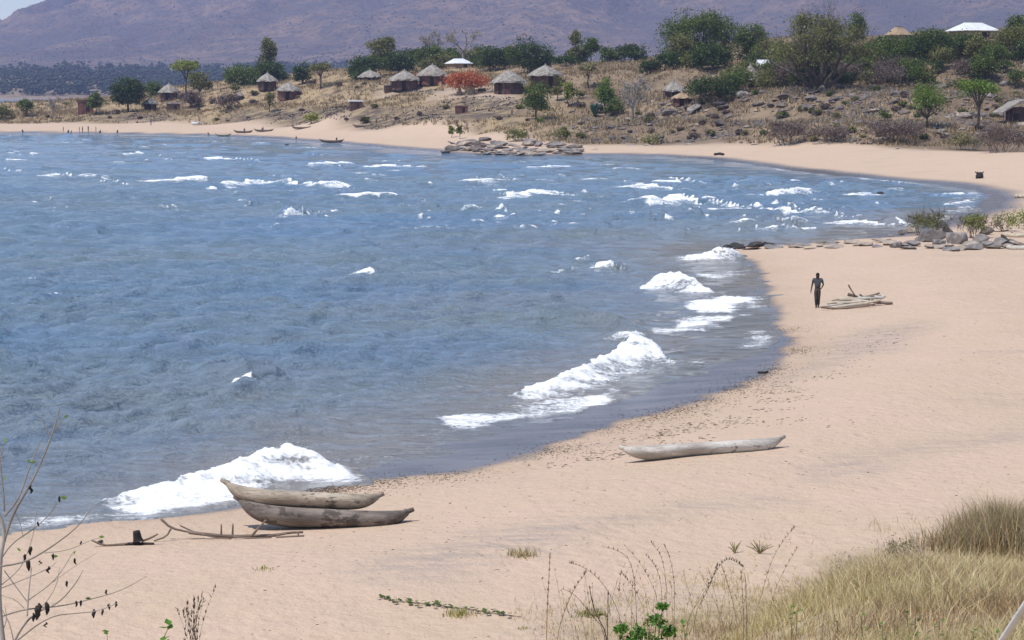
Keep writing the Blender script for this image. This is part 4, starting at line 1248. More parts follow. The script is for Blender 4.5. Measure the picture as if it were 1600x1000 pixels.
# dry grass tussocks on the far hillside: too many to count
N = 26000
px_ = rng.uniform(-100, 1750, N)
v_ = []
g2 = np.random.default_rng(9)
X = g2.uniform(-190, 260, N * 10); Y = g2.uniform(330, 720, N * 10)
k = (np.abs(X / Y) < 0.33) & inside(X, Y, VEG)
X, Y = X[k], Y[k]
pat = fbm(X / 16, Y / 16, 91, 4)
bu = np.zeros_like(X)
for P_ in BURN + [TRACK]: bu = np.maximum(bu, soft_poly(X, Y, P_, 4.0, 6.0, 37, 0.05))
k = (pat + 0.2 * g2.random(len(X)) > 0.46) & (bu < 0.3)
X, Y = X[k][:62000], Y[k][:62000]
Z = terrain(X, Y)
n = len(X); per = 4
h_ = g2.uniform(0.35, 1.0, n)
ii = np.repeat(np.arange(n), per)
a = g2.uniform(0, 6.28, n * per)
ox, oy = g2.normal(0, 0.35, n * per), g2.normal(0, 0.35, n * per)
bx, by, bz = X[ii] + ox, Y[ii] + oy, Z[ii] - 0.05
wd_ = g2.uniform(0.08, 0.2, n * per)
hh = h_[ii] * g2.uniform(0.6, 1.2, n * per)
V = np.stack([np.stack([bx - np.cos(a) * wd_, by - np.sin(a) * wd_, bz], 1), np.stack([bx + np.cos(a) * wd_, by + np.sin(a) * wd_, bz], 1),
              np.stack([bx + g2.normal(0, .25, n * per), by + g2.normal(0, .25, n * per), bz + hh], 1)], 1).reshape(-1, 3)
F = np.arange(n * per * 3).reshape(-1, 3)
tag(link('dry_grass', np_mesh('hill_dry_grass', V, F, False), M['hill_grass']), 'dry tussock grass covering the far hillside', 'grass', kind='stuff')

# charred stubble on the burned ground
X = g2.uniform(-150, 40, 60000); Y = g2.uniform(400, 620, 60000)
bu = np.zeros_like(X)
for P_ in BURN: bu = np.maximum(bu, soft_poly(X, Y, P_, 5.0, 9.0, 37, 0.05))
k = (bu > 0.4) & inside(X, Y, VEG) & (fbm(X / 7, Y / 9, 95, 3) > 0.46)
X, Y = X[k][:9000], Y[k][:9000]
n = len(X); Z = terrain(X, Y) - 0.03
a = g2.uniform(0, 6.28, n); wd_ = g2.uniform(0.12, 0.35, n); hh = g2.uniform(0.12, 0.45, n)
V = np.stack([np.stack([X - np.cos(a) * wd_, Y - np.sin(a) * wd_, Z], 1), np.stack([X + np.cos(a) * wd_, Y + np.sin(a) * wd_, Z], 1), np.stack([X, Y, Z + hh], 1)], 1).reshape(-1, 3)
tag(link('charred_stubble', np_mesh('charred_stubble', V, np.arange(n * 3).reshape(-1, 3), False), M['burnt']), 'dark charred stubble on the burned strip above the far beach', 'stubble', kind='stuff')
# ------------------------------------------------------------------ village
def hut(name, label, x0, x1, yt, ye, yb, wall='mud_wall', roof='thatch', d=None, door_shade=-1.57, cat='hut', flat=0.0, seed=0):
    g = random.Random(int(x0 * 7 + yt))
    xc = (x0 + x1) / 2
    b = hit(xc, yb) if d is None else at(xc, d)
    s = b.y / FPX
    Rr = (x1 - x0) / 2 * s
    hw = max(0.9, (yb - ye) * s)
    hr = max(0.5, (ye - yt) * s)
    o = tag(empty(name, b), label, cat)
    rw = Rr * 0.80
    n = 28
    mb = MB()
    gap = 0.55 / rw
    a0 = door_shade + gap
    rings = []
    for i in range(n + 1):
        a = a0 + (2 * math.pi - 2 * gap) * i / n
        c_, s_ = math.cos(a), math.sin(a)
        rings.append([(c_ * rw, s_ * rw, -0.5), (c_ * rw * 0.985, s_ * rw * 0.985, hw + 0.35), (c_ * (rw - 0.2), s_ * (rw - 0.2), hw + 0.35), (c_ * (rw - 0.2), s_ * (rw - 0.2), -0.5)])
    mb.loft(rings)
    mb.build('wall', M[wall], o)
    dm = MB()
    da = Vector((math.cos(door_shade), math.sin(door_shade), 0)); ds = Vector((-math.sin(door_shade), math.cos(door_shade), 0))
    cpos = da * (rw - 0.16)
    dm.box((cpos.x, cpos.y, hw * 0.45), (0.06, 1.15, hw * 0.98), door_shade)
    dm.build('door', M['doorway'], o)  # dark box in the wall gap, shade of the opening put in as colour
    rm = MB()
    K = 36; L = 7
    rr = []
    for j in range(L):
        t = j / (L - 1)
        ring = []
        for i in range(K):
            a = 2 * math.pi * i / K
            rag = 1 + (g.uniform(-0.10, 0.06) if j == 0 else g.uniform(-0.02, 0.02))
            R_ = Rr * (1 - t ** 1.45) * rag + 0.10
            z_ = hw + hr * (t * 0.92 + 0.08 * t * t)
            z_ += g.uniform(-0.10, 0.07) * (1.6 if j == 0 else 0.6)
            ring.append((math.cos(a) * R_, math.sin(a) * R_, z_))
        rr.append(ring)
    under = [(p[0] * 0.86, p[1] * 0.86, hw + 0.18) for p in rr[0]]
    rm.loft([under] + rr)
    r_ = rm.build('roof', M[roof], o, False)
    tm = MB(); tm.tube([(0, 0, hw + hr - 0.1), (0.03, 0.02, hw + hr + 0.15), (0, 0.03, hw + hr + 0.40)], [0.22, 0.16, 0.05], 7)
    tm.build('finial', M[roof], r_)
    for k in range(8):
        a = door_shade + 0.35 + k * 0.80
        pm = MB(); pm.tube([(math.cos(a) * Rr * 0.9, math.sin(a) * Rr * 0.9, -0.5), (math.cos(a) * Rr * 0.9, math.sin(a) * Rr * 0.9, hw + 0.15)], [0.07, 0.06], 5)
        pm.build('post', M['bark'], o)
    return o

hut('thatched_hut', 'grey thatched hut with dark brown walls left of centre, tan track before it', 606, 658, 111, 127, 139)
hut('thatched_hut', 'grey thatched hut with reddish walls left of the orange-red tree', 650, 701, 102, 120, 131, wall='mud_red')
hut('thatched_hut', 'leftmost pale thatched hut of the village, under a dark tree', 559, 597, 104, 116, 124, d=585)
hut('thatched_hut', 'most prominent conical thatched hut with very dark walls, right of the orange-red tree', 766, 823, 110, 130, 145, door_shade=-2.2)
hut('thatched_hut', 'thatched hut with tan brick pier behind the most prominent conical hut', 824, 880, 103, 120, 133, wall='mud_red', door_shade=-1.2)
hut('thatched_hut', 'left one of the twin thatched huts below the tall thin tree', 401, 435, 126, 139, 150, d=600)
hut('thatched_hut', 'right one of the twin thatched huts, with reddish walls', 431, 471, 129, 143, 154, wall='mud_red')
hut('thatched_hut', 'small conical hut with dark walls beside the thick-trunked evergreen', 223, 247, 153, 163, 173)
hut('thatched_hut', 'larger pale thatched hut under the light green airy tree', 247, 281, 138, 152, 162, d=625)
hut('thatched_hut', 'small conical hut with pale thatch beside the dark bush on the right slope', 1035, 1071, 126, 143, 151)
hut('thatched_hut', 'squat tan thatched shelter in front of the small pale conical hut', 1049, 1081, 145, 154, 162, roof='thatch_tan', wall='mud_red')
hut('thatched_hut', 'grey brushy hut half hidden left of the great spreading tree', 1154, 1190, 103, 126, 139)
hut('thatched_hut', 'tiny pale thatched hut at the edge of the dusky round bush', 369, 381, 143, 151, 159)

def shed(name, label, x0, x1, yt, yb, wall, top, d=None, deep=1.0, rz=0.2, roof_kind='flat', cat='shed'):
    xc = (x0 + x1) / 2
    b = hit(xc, yb) if d is None else at(xc, d)
    s = b.y / FPX
    W = (x1 - x0) * s; H = (yb - yt) * s; Dp = W * deep
    o = tag(empty(name, b, rz), label, cat)
    th = 0.16
    hwall = H * (0.82 if roof_kind == 'flat' else 0.5)
    for (cx, cy, sx, sy) in ((0, -Dp / 2 + th / 2, W * 0.92, th), (0, Dp / 2 - th / 2, W * 0.92, th), (-W * 0.46 + th / 2, 0, th, Dp - 2 * th - 0.01), (W * 0.46 - th / 2, 0, th, Dp - 2 * th - 0.01)):
        mb = MB(); mb.box((cx, cy, hwall / 2 - 0.3), (sx, sy, hwall + 0.6)); mb.build('wall', M[wall], o)
    mb = MB(); mb.box((W * 0.12, -Dp / 2 - 0.012, hwall * 0.42), (W * 0.2, 0.03, hwall * 0.8)); mb.build('door', M['doorway'], o)  # thin dark panel on the wall, painted as the shade of an opening
    rm = MB()
    if roof_kind == 'flat':
        rm.box((0, 0, H * 0.82 + H * 0.09 + 0.01), (W * 1.06, Dp * 1.06, H * 0.16), 0, 0, 0.03)
    else:
        e = W * 0.55; f = Dp * 0.56; z0 = hwall + 0.02; z1 = H
        rdg = W * 0.26 if roof_kind == 'hip' else e
        a_, b_, c_, d_ = (-e, -f, z0), (e, -f, z0), (e, f, z0), (-e, f, z0)
        r1, r2 = (-rdg, 0, z1), (rdg, 0, z1)
        low = [(x, y, z - 0.12) for x, y, z in (a_, b_, c_, d_)]
        rm.face([a_, b_, r2, r1]); rm.face([c_, d_, r1, r2]); rm.face([b_, c_, r2]); rm.face([d_, a_, r1]); rm.face(low[::-1])
        for p, q, u, w_ in ((a_, b_, low[1], low[0]), (b_, c_, low[2], low[1]), (c_, d_, low[3], low[2]), (d_, a_, low[0], low[3])): rm.face([w_, u, q, p])
    r_ = rm.build('roof', M[top], o)
    if roof_kind != 'flat':
        km = MB(); km.box((0, 0, z1 + 0.03), (rdg * 2 + 0.2, 0.3, 0.1)); km.build('ridge_cap', M[top], r_)
    return o

shed('brick_shed', 'tiny brick shed with a white flat top alone on the brown slope', 546, 566, 157, 170, 'mud_wall', 'white_sheet', deep=0.8)
shed('brick_shed', 'tiny pale-topped shed below the grey thatched hut with dark brown walls', 600, 614, 132, 143, 'mud_wall', 'thatch')
shed('brick_kiln', 'low red-brown brick block on the burned ground below the orange-red tree', 711, 731, 165, 176, 'mud_red', 'mud_red', deep=0.6)
shed('mud_shed', 'low dark shed with pale top beside the small conical hut at the left', 260, 282, 160, 174, 'mud_wall', 'thatch', deep=0.7)
shed('mud_hut', 'square reddish-brown mud hut near the far left shore', 121, 147, 156, 178, 'mud_red', 'mud_wall', deep=0.8)
shed('white_roofed_house', 'bright white pitched roof showing behind the orange-red tree', 702, 732, 89, 104, 'mud_tan', 'white_sheet', d=600, roof_kind='hip', rz=0.5, cat='house')
shed('white_roofed_house', 'strip of white roof beside the great spreading tree', 1183, 1213, 94, 112, 'mud_tan', 'white_sheet', d=452, roof_kind='gable', rz=0.15, cat='house')
shed('white_roofed_house', 'large white pitched roof on the skyline at the upper right', 1488, 1548, 49, 74, 'mud_tan', 'white_sheet', d=500, roof_kind='hip', rz=0.35, cat='house', deep=0.8)
shed('tan_roofed_house', 'small tan pyramid roof peeping over trees at the upper right', 1388, 1416, 59, 84, 'mud_tan', 'thatch_tan', d=500, roof_kind='hip', rz=0.7, cat='house')
shed('far_house', 'tiny white wall among the hazy woodland, left of the light green tree', 210, 217, 117, 124, 'white_sheet', 'white_sheet', d=2950, cat='house')
shed('far_house', 'tiny white wall among the hazy woodland at the far left', 66, 74, 124, 130, 'white_sheet', 'white_sheet', d=2700, cat='house')

# lean-to hut at the right edge
b = hit(1592, 194); s = b.y / FPX
o = tag(empty('lean_to_hut', b, 0.25), 'dark lean-to hut with a sloping grey thatch roof at the right edge', 'hut')
mb = MB(); mb.box((0.6, 0.4, 1.2), (4.6, 2.6, 3.4)); mb.build('wall', M['mud_wall'], o)
mb = MB(); mb.box((-1.1, -0.94, 0.9), (0.9, 0.06, 1.9)); mb.build('door', M['doorway'], o)  # dark panel painted as the shaded opening of the lean-to
mb = MB()
prof = [(-4.1, 2.05), (-0.9, 3.9), (0.9, 4.25), (3.9, 3.6), (3.9, 3.35), (0.9, 3.9), (-0.9, 3.55), (-4.1, 1.8)]
mb.loft([[(x, -1.7, z) for x, z in prof], [(x, 2.0, z) for x, z in prof]])
mb.build('roof', M['thatch'], o)
for x_, h_ in ((-3.7, 2.2), (-2.7, 2.8), (-1.9, 3.2)):
    mb = MB(); mb.tube([(x_, -1.3, -0.6), (x_ + 0.05, -1.3, h_)], [0.10, 0.08], 6); mb.build('post', M['bark'], o)

# straw stacks and granaries
def stack(label, x0, x1, yt, yb):
    b = hit((x0 + x1) / 2, yb); s = b.y / FPX
    r = (x1 - x0) / 2 * s; h = (yb - yt) * s
    g = random.Random(int(x0))
    mb = MB(); rings = []
    for j in range(7):
        t = j / 6
        rings.append([(math.cos(a) * r * (1 - t) ** 0.7 * g.uniform(0.9, 1.1) + 0.02, math.sin(a) * r * (1 - t) ** 0.7 * g.uniform(0.9, 1.1), -0.2 + (h + 0.2) * t) for a in [6.2832 * i / 14 for i in range(14)]])
    mb.loft(rings)
    o = mb.build('straw_stack', M['straw'], None); o.location = b
    tag(o, label, 'straw stack', 'straw stacks before the village')
stack('conical straw stack below the orange-red tree, left of a pair', 713, 723, 134, 149)
stack('wide conical straw stack below the orange-red tree, right of a pair', 724, 746, 130, 147)
stack('upright straw stack left of the orange-red tree', 682, 694, 127, 141)
stack('round straw stack touching the left edge of the orange-red tree', 706, 717, 125, 138)
stack('slim brown straw stack between the two central thatched huts', 826, 836, 118, 132)

# ------------------------------------------------------------------ rocks
def rock_mesh(seed, flat=0.6, sub=2, sharp=0.5, np_=9, dlo=0.55, dhi=0.85):
    bm = bmesh.new()
    bmesh.ops.create_icosphere(bm, subdivisions=sub, radius=1.0)
    g = random.Random(seed)
    planes = []
    for k in range(np_):
        n = Vector((g.gauss(0, 1), g.gauss(0, 1), g.gauss(0, 1))).normalized()
        planes.append((n, g.uniform(dlo, dhi)))
    ox, oy = g.uniform(0, 50), g.uniform(0, 50)
    for v in bm.verts:
        p = v.co.copy()
        for n, d in planes:
            e = p.dot(n) - d
            if e > 0: p -= n * e * (0.6 + 0.4 * sharp)
        f = 1 + 0.22 * (float(fbm(np.array([p.x * 1.6 + ox + p.z]), np.array([p.y * 1.6 + oy - p.z]), seed, 3)[0]) - 0.5) * 2
        v.co = Vector((p.x * f, p.y * f, p.z * f * flat))
    me = bpy.data.meshes.new('rock'); bm.to_mesh(me); bm.free()
    return me
ROCKS = [rock_mesh(200 + i, 0.62 + 0.06 * (i % 4), 2, 1.0, 13, 0.45, 0.8) for i in range(8)]
SLABS = [rock_mesh(300 + i, 0.36 + 0.06 * (i % 3), 2, 1.0, 15, 0.42, 0.75) for i in range(7)]
RM = {}
def rock(base, sx, sy, sz, mat, label, group=None, rz=None, tilt=0.15, slab=False, name='rock', sink=0.25, seed=None):
    g = rnd if seed is None else random.Random(seed)
    src = g.choice(SLABS if slab else ROCKS)
    key = (src.name, mat)
    if key not in RM:
        me = src.copy(); me.materials.clear(); me.materials.append(M[mat]); me.name = 'rock'
        RM[key] = me
    o = bpy.data.objects.new(name, RM[key])
    COL.objects.link(o)
    o.scale = (sx, sy, sz)
    o.rotation_euler = (g.gauss(0, tilt), g.gauss(0, tilt), g.uniform(0, 6.28) if rz is None else rz)
    o.location = Vector(base) + Vector((0, 0, sz * (0.35 if slab else 0.5) * (1 - 2 * sink)))
    return tag(o, label, 'rock', group)

# ledge at the point (photo places: x, y, half width, half height, tilt of the slab)
g = random.Random(4)
for (x_, y_, wp, hp, mt) in ((735, 226, 26, 9, 'rock_dark'), (708, 236, 16, 8, 'rock_dark'), (697, 240, 10, 5, 'rock_dark'), (757, 220, 18, 6, 'rock_dark')):
    q = hit(x_, y_); k = q.y / FPX
    rock(q, wp * k, wp * k * 0.9, hp * k * 1.3, mt, {735: 'long dark boulder slab at the left of the rock ledge', 708: 'dark boulder at the water end of the rock ledge', 697: 'small dark rock at the very tip of the ledge', 757: 'dark upper slab end on the rock ledge'}[x_], rz=0.15, tilt=0.1, sink=0.2, seed=x_)
for i in range(84):
    x_ = g.uniform(705, 905); t_ = (x_ - 705) / 200
    y_ = g.uniform(225 + 1 * t_, 243)
    if x_ > 850: y_ = g.uniform(228, 241)
    q = hit(x_, y_); k = q.y / FPX
    wp = g.uniform(7, 19); hp = g.uniform(3, 6)
    rock(q, wp * k, wp * k * g.uniform(0.6, 1.1), hp * k * 1.6, MT_ := g.choice(['rock', 'rock', 'rock_pale', 'rock_dark']), '%s %s weathered slab in the ledge at the point, %s' % ('broad' if wp > 15 else ('middling' if wp > 10 else 'small'), {'rock': 'grey', 'rock_dark': 'dark', 'rock_pale': 'pale'}[MT_], 'near its dark left boulders' if x_ < 760 else ('in its middle below the bush' if x_ < 830 else 'at its right end')), 'slabs of the rock ledge at the point',
         rz=g.gauss(0.1, 0.25), tilt=0.10, slab=g.random() < 0.7, sink=0.2, name='flat_rock', seed=i + 900)
for (x_, y_, wp) in ((985, 228, 12), (1012, 227, 14), (1075, 225, 10), (930, 234, 9), (1180, 226, 10), (1400, 233, 8), (1446, 234, 7)):
    q = hit(x_, y_); k = q.y / FPX
    rock(q, wp * k, wp * k * 0.7, 4 * k, 'rock_pale', 'pale flat rock at the right beach top, ' + {985: 'left of the yellowish low shrub', 1012: 'beneath the yellowish low shrub', 1075: 'right of the yellowish low shrub', 930: 'nearest the rock ledge', 1180: 'beside the first purplish thicket', 1400: 'below the broad purple-brown thicket', 1446: 'right end of the row'}[x_], 'flat rocks along the right beach top', slab=True, rz=0.1, seed=x_)
# stony slope
cnt = 0; g = random.Random(9)
while cnt < 290:
    x_, y_ = g.uniform(880, 1620), 132 + 92 * g.random() ** 1.0
    if x_ < 1120 and y_ < 158: continue
    if g.random() > 0.35 + 0.65 * float(fbm(np.array([x_ / 50.0]), np.array([y_ / 14.0]), 12, 3)[0]): continue
    q = hit(x_, y_); k = q.y / FPX
    wp = g.choice([3, 4, 5, 6, 7, 9, 13]) * g.uniform(0.8, 1.3)
    mt = g.choice(['rock', 'rock_dark', 'rock_dark', 'rock_dark', 'rock_pale'])
    rock(q, wp * k, wp * k * g.uniform(0.6, 1.0), wp * k * g.uniform(0.45, 0.8), mt, '%s %s rock strewn %s on the scrubby slope, %s' % (size_word(wp, 3.6, 7), {'rock': 'grey', 'rock_dark': 'dark', 'rock_pale': 'pale'}[mt], 'high' if y_ < 162 else ('midway' if y_ < 195 else 'low'), slope_zone(x_)),
         'rocks strewn on the scrubby slope', slab=g.random() < 0.3, seed=cnt + 2000)
    cnt += 1
# rubble too small and too much to count
g3 = np.random.default_rng(17)
X = g3.uniform(-10, 170, 60000); Y = g3.uniform(335, 440, 60000)
dn = fbm(X / 9, Y / 6, 97, 4)
k = inside(X, Y, VEG) & (X / Y > 0.03) & (X / Y < 0.3) & (dn + 0.12 * g3.random(len(X)) > 0.62)
X, Y = X[k][:5200], Y[k][:5200]
RD = g3.uniform(0.18, 0.6, len(X)) * (0.6 + 0.8 * g3.random(len(X)) ** 2)
tag(blob_field('rubble', X, Y, terrain(X, Y) + RD * 0.1, RD, M['rock_dark'], 0.7), 'dark stony rubble covering the scrubby slope above the right beach', 'rubble', kind='stuff')
# the spit
SP = [(1455, 377, 32, 11, 'rock_dark', 'large dark undercut boulder on the spit below the dense bush', False), (1498, 382, 22, 13, 'rock', 'large pale rounded boulder in the middle of the spit', False),
      (1530, 381, 18, 9, 'rock', 'grey boulder right of the largest rounded one on the spit', False), (1540, 367, 14, 8, 'rock_dark', 'dark boulder behind the grey boulder on the spit', False),
      (1400, 387, 14, 6, 'rock', 'low jagged rock at the left of the dark undercut boulder', False), (1468, 384, 15, 7, 'rock', 'mid-sized rock between the dark undercut boulder and the rounded one', False),
      (1408, 367, 9, 4, 'rock_dark', 'small dark rock at the back edge of the spit', False), (1426, 364, 14, 6, 'rock_pale', 'pale rock under the left side of the dense bush', False),
      (1480, 365, 12, 6, 'rock_dark', 'dark rock under the right side of the dense bush', False), (1375, 377, 22, 4, 'rock_pale', 'long pale flat slab on the spit', True),
      (1330, 379, 24, 4, 'rock_pale', 'second long flat slab on the spit towards the water', True), (1290, 380, 26, 4, 'rock', 'third flat slab on the spit nearest the dark wet rocks', True),
      (1245, 383, 22, 4, 'rock', 'low flat slab just right of the dark wet rocks', True), (1180, 386, 20, 6, 'rock_wet', 'black wet rock at the tip of the spit in the spray', False),
      (1152, 389, 14, 6, 'rock_wet', 'black wet rock nearest the breaking wave at the spit', False), (1205, 386, 10, 3, 'rock_wet', 'small black wet rock on the sand side of the spit tip', False),
      (1420, 390, 18, 3, 'rock', 'low flat rock in front of the dark undercut boulder', True), (1560, 384, 16, 6, 'rock', 'low rock between the boulders and the stacked driftwood', False)]
for x_, y_, wp, hp, mt, lb, sl in SP:
    q = hit(x_, y_); k = q.y / FPX
    rock(q, wp * k, wp * k * (0.8 if not sl else 1.0), hp * k * (2.0 if not sl else 2.4), mt, lb, slab=sl, rz=rnd.gauss(0, 0.3), tilt=0.08, seed=x_)
for i in range(34):
    x_ = 1150 + i * 13.5 + g.uniform(-6, 6); y_ = 386 - 9 * (i / 34) + g.uniform(-4, 5) + (8 if i > 20 else 0)
    q = hit(x_, y_); k = q.y / FPX
    wp = g.uniform(10, 24)
    rock(q, wp * k, wp * k * g.uniform(0.8, 1.5), g.uniform(5, 9) * k * (1.9 if i > 17 else 0.8), g.choice(['rock_pale', 'rock_pale', 'rock']) if i > 4 else 'rock_dark', 'low brown slab of the rock ledge along the spit, ' + ('by the wet black rocks' if i < 8 else ('on the open sand stretch' if i < 16 else ('below the dense bush' if i < 25 else 'near the right edge'))), 'slabs of the ledge along the spit', rz=g.gauss(0.0, 0.2), tilt=0.06, slab=True, sink=0.15, name='flat_rock', seed=i + 5200)
for i in range(26):
    x_, y_ = g.uniform(1380, 1600), g.uniform(362, 391)
    q = hit(x_, y_); k = q.y / FPX
    wp = g.uniform(3, 7)
    mt = g.choice(['rock', 'rock_pale', 'rock_dark'])
    rock(q, wp * k, wp * k * 0.8, wp * k * 0.6, mt, 'small loose %s rock %s among the spit boulders' % ({'rock': 'grey', 'rock_dark': 'dark', 'rock_pale': 'pale'}[mt], 'left of the dense bush' if x_ < 1415 else ('around the dense bush' if x_ < 1485 else ('around the rounded boulder' if x_ < 1545 else 'by the driftwood heap'))), 'small rocks among the spit boulders', seed=i + 3000)
# rocks standing in the bay and near the far beach
for x_, y_, wp, lb in ((1375, 303, 8, 'low black rock awash in the bay, the left one of two'), (1455, 305, 7, 'low black rock awash in the bay, the right one of two'), (449, 227, 5, 'black rock in the water off the far beach')):
    q = Vector((*onz(x_, y_), 0.0)); k = q.y / FPX
    rock(q, wp * k, wp * k * 0.7, wp * k * 0.55, 'rock_wet', lb, seed=x_)

# ------------------------------------------------------------------ dugout canoes
def canoe_mesh(L, B, H, sheer_l, sheer_r, seed=0, nose=0.22, slot=0.55):
    """a log hollowed through a narrow slot: outer hull, rim, inner trough, blunt beaks at both ends"""
    g = random.Random(seed)
    mb = MB(); rings = []
    n = 34; K = 18
    ph = g.uniform(0, 6)
    for i in range(n + 1):
        t = i / n
        x = (t - 0.5) * L
        e = abs(2 * t - 1)
        full = max(0.0, 1 - e ** 3.2) ** 0.75
        sh = (sheer_l if t < 0.5 else sheer_r)
        zt = H + sh * e ** 3.4                                  # rim height
        zb = (zt - 0.10) * (e ** 5.5) + 0.02 * math.sin(9 * t + ph)   # keel rises at the ends
        if e > 0.985: full = 0.0
        w = (B / 2) * full * (1 + 0.04 * math.sin(13 * t + ph)) + 0.05
        hh = max(zt - zb, 0.09)
        op = 0.0 if e > 0.86 else slot * (1 - (e / 0.86) ** 4) ** 0.5
        hollow = 0.0 if e > 0.86 else hh * 0.72 * min(1, (0.86 - e) * 6)
        ring = []
        # outer skin from left rim round the keel to right rim
        th0 = math.radians(52)
        for k in range(K):
            a = th0 + (2 * math.pi - 2 * th0) * k / (K - 1)     # measured from straight up
            yy = -math.sin(a); zz = math.cos(a)
            ring.append((x, w * yy, zb + hh * (zz + 1) / (math.cos(th0) + 1)))
        ytop = w * math.sin(th0)
        # inner trough
        inn = []
        for k in range(7):
            s_ = k / 6
            yy = ytop * 0.82 * op / max(slot, 1e-3) * (1 - 2 * s_)
            dz = hollow * (1 - (abs(1 - 2 * s_)) ** 3)
            inn.append((x, yy, zb + hh - 0.004 - dz))
        ring += inn
        rings.append(ring)
    mb.loft(rings)
    return mb

def make_canoe(name, label, L, B, H, sl, sr, mat, seed, group=None, tips=(0.12, 0.12)):
    o = canoe_mesh(L, B, H, sl, sr, seed).build('hull', M[mat], None, True)
    root = tag(empty(name, (0, 0, 0)), label, 'canoe', group)
    o.parent = root
    for sgn, sh, tl in ((-1, sl, tips[0]), (1, sr, tips[1])):
        nm = MB()
        x0 = sgn * L * 0.475; x1 = sgn * (L * 0.5 + tl)
        nm.tube([(x0, 0, H + sh * 0.82 - 0.04), (sgn * L * 0.5, 0, H + sh - 0.02), (x1, 0, H + sh + 0.03)], [0.07, 0.055, 0.045], 8, squash=1.3)
        nm.build('beak', M[mat], root, True)
    return root

def place(o, p, rz, rx=0.0, ry=0.0):
    o.location = p; o.rotation_euler = (rx, ry, rz)

# stack of two on the near beach
q = hit(512, 829); k = q.y / FPX
c1 = make_canoe('dugout_canoe', 'dark weathered dugout canoe at the bottom of the stack of two', 276 * k, 0.82, 0.44, 0.20, 0.10, 'wood_dark', 3)
place(c1, q + Vector((-0.18, 0.45, -0.04)), R(-2.0), R(-17), R(2.4))
c2 = make_canoe('dugout_canoe', 'pale tan dugout canoe lying on top of the dark one', 250 * k, 0.74, 0.37, 0.20, 0.08, 'wood_tan', 8)
place(c2, q + Vector((-0.72, 0.60, 0.42)), R(-3.0), R(-20), R(2.6))
# the single one
qa, qb = hit(1010, 724), hit(1190, 706)
mid = (qa + qb) / 2
L_ = (hit(966, 712) - hit(1226, 700)).length
rz = math.atan2(qb.y - qa.y, qb.x - qa.x)
c3 = make_canoe('dugout_canoe', 'bleached grey dugout canoe lying alone on the open sand', 4.85, 0.68, 0.36, 0.05, 0.08, 'wood_pale', 5)
place(c3, mid + Vector((0.05, 0.30, -0.05)), rz, R(-24), R(-0.3))

# far beach canoes
for (x0, x1, y_, mt, lb) in ((336, 361, 213, 'wood_tan', 'pale canoe at the waterline of the far beach, nearest the bathers'), (365, 395, 208, 'far_boat', 'dark canoe beside the standing person on the far beach'),
                             (397, 427, 206, 'far_boat', 'dark canoe with a raised end right of the standing person on the far beach'), (456, 485, 202, 'far_boat', 'dark canoe with a pole, high on the far beach'),
                             (551, 584, 199, 'far_boat', 'dark canoe beside the person in pale teal on the far beach'), (499, 537, 223, 'far_boat', 'dark canoe beached closest to the near water, by the seated person')):
    q = hit((x0 + x1) / 2, y_); k = q.y / FPX
    c = make_canoe('dugout_canoe', lb, (x1 - x0) * k, 0.8, 0.5, 0.25, 0.22, mt, x0)
    place(c, q + Vector((0, 0.2, 0.0)), R(rnd.uniform(-8, 8)))
    if x0 == 456:
        pm = MB(); pm.tube([(-2.0, 0, 0.2), (-2.0, 0.1, 2.2), (-1.95, 0.1, 3.0)], [0.05, 0.045, 0.03], 5); pm.build('pole', M['bark'], c)
q = hit(305, 196); k = q.y / FPX
up = make_canoe('rowing_boat', 'small white boat lying on the far beach', 12 * k, 1.3, 0.9, 0.1, 0.1, 'white_sheet', 2)
up['category'] = 'boat'
place(up, q, R(15))
# ------------------------------------------------------------------ people
def skin_mesh(nodes, edges, sub=2, root=0):
    me = bpy.data.meshes.new('skin_tmp')
    me.from_pydata([n[0] for n in nodes], edges, [])
    o = bpy.data.objects.new('skin_tmp', me)
    COL.objects.link(o)
    md = o.modifiers.new('Skin', 'SKIN')
    md.use_smooth_shade = True
    if not me.skin_vertices: me.skin_vertices.new()
    sv = me.skin_vertices[0].data
    for i, n in enumerate(nodes):
        r = n[1]
        sv[i].radius = (r, r) if not isinstance(r, tuple) else r
        sv[i].use_root = (i == root)
    ss = o.modifiers.new('Sub', 'SUBSURF'); ss.levels = sub; ss.render_levels = sub
    dg = bpy.context.evaluated_depsgraph_get()
    ev = o.evaluated_get(dg)
    out = bpy.data.meshes.new_from_object(ev)
    bpy.data.objects.remove(o)
    return out

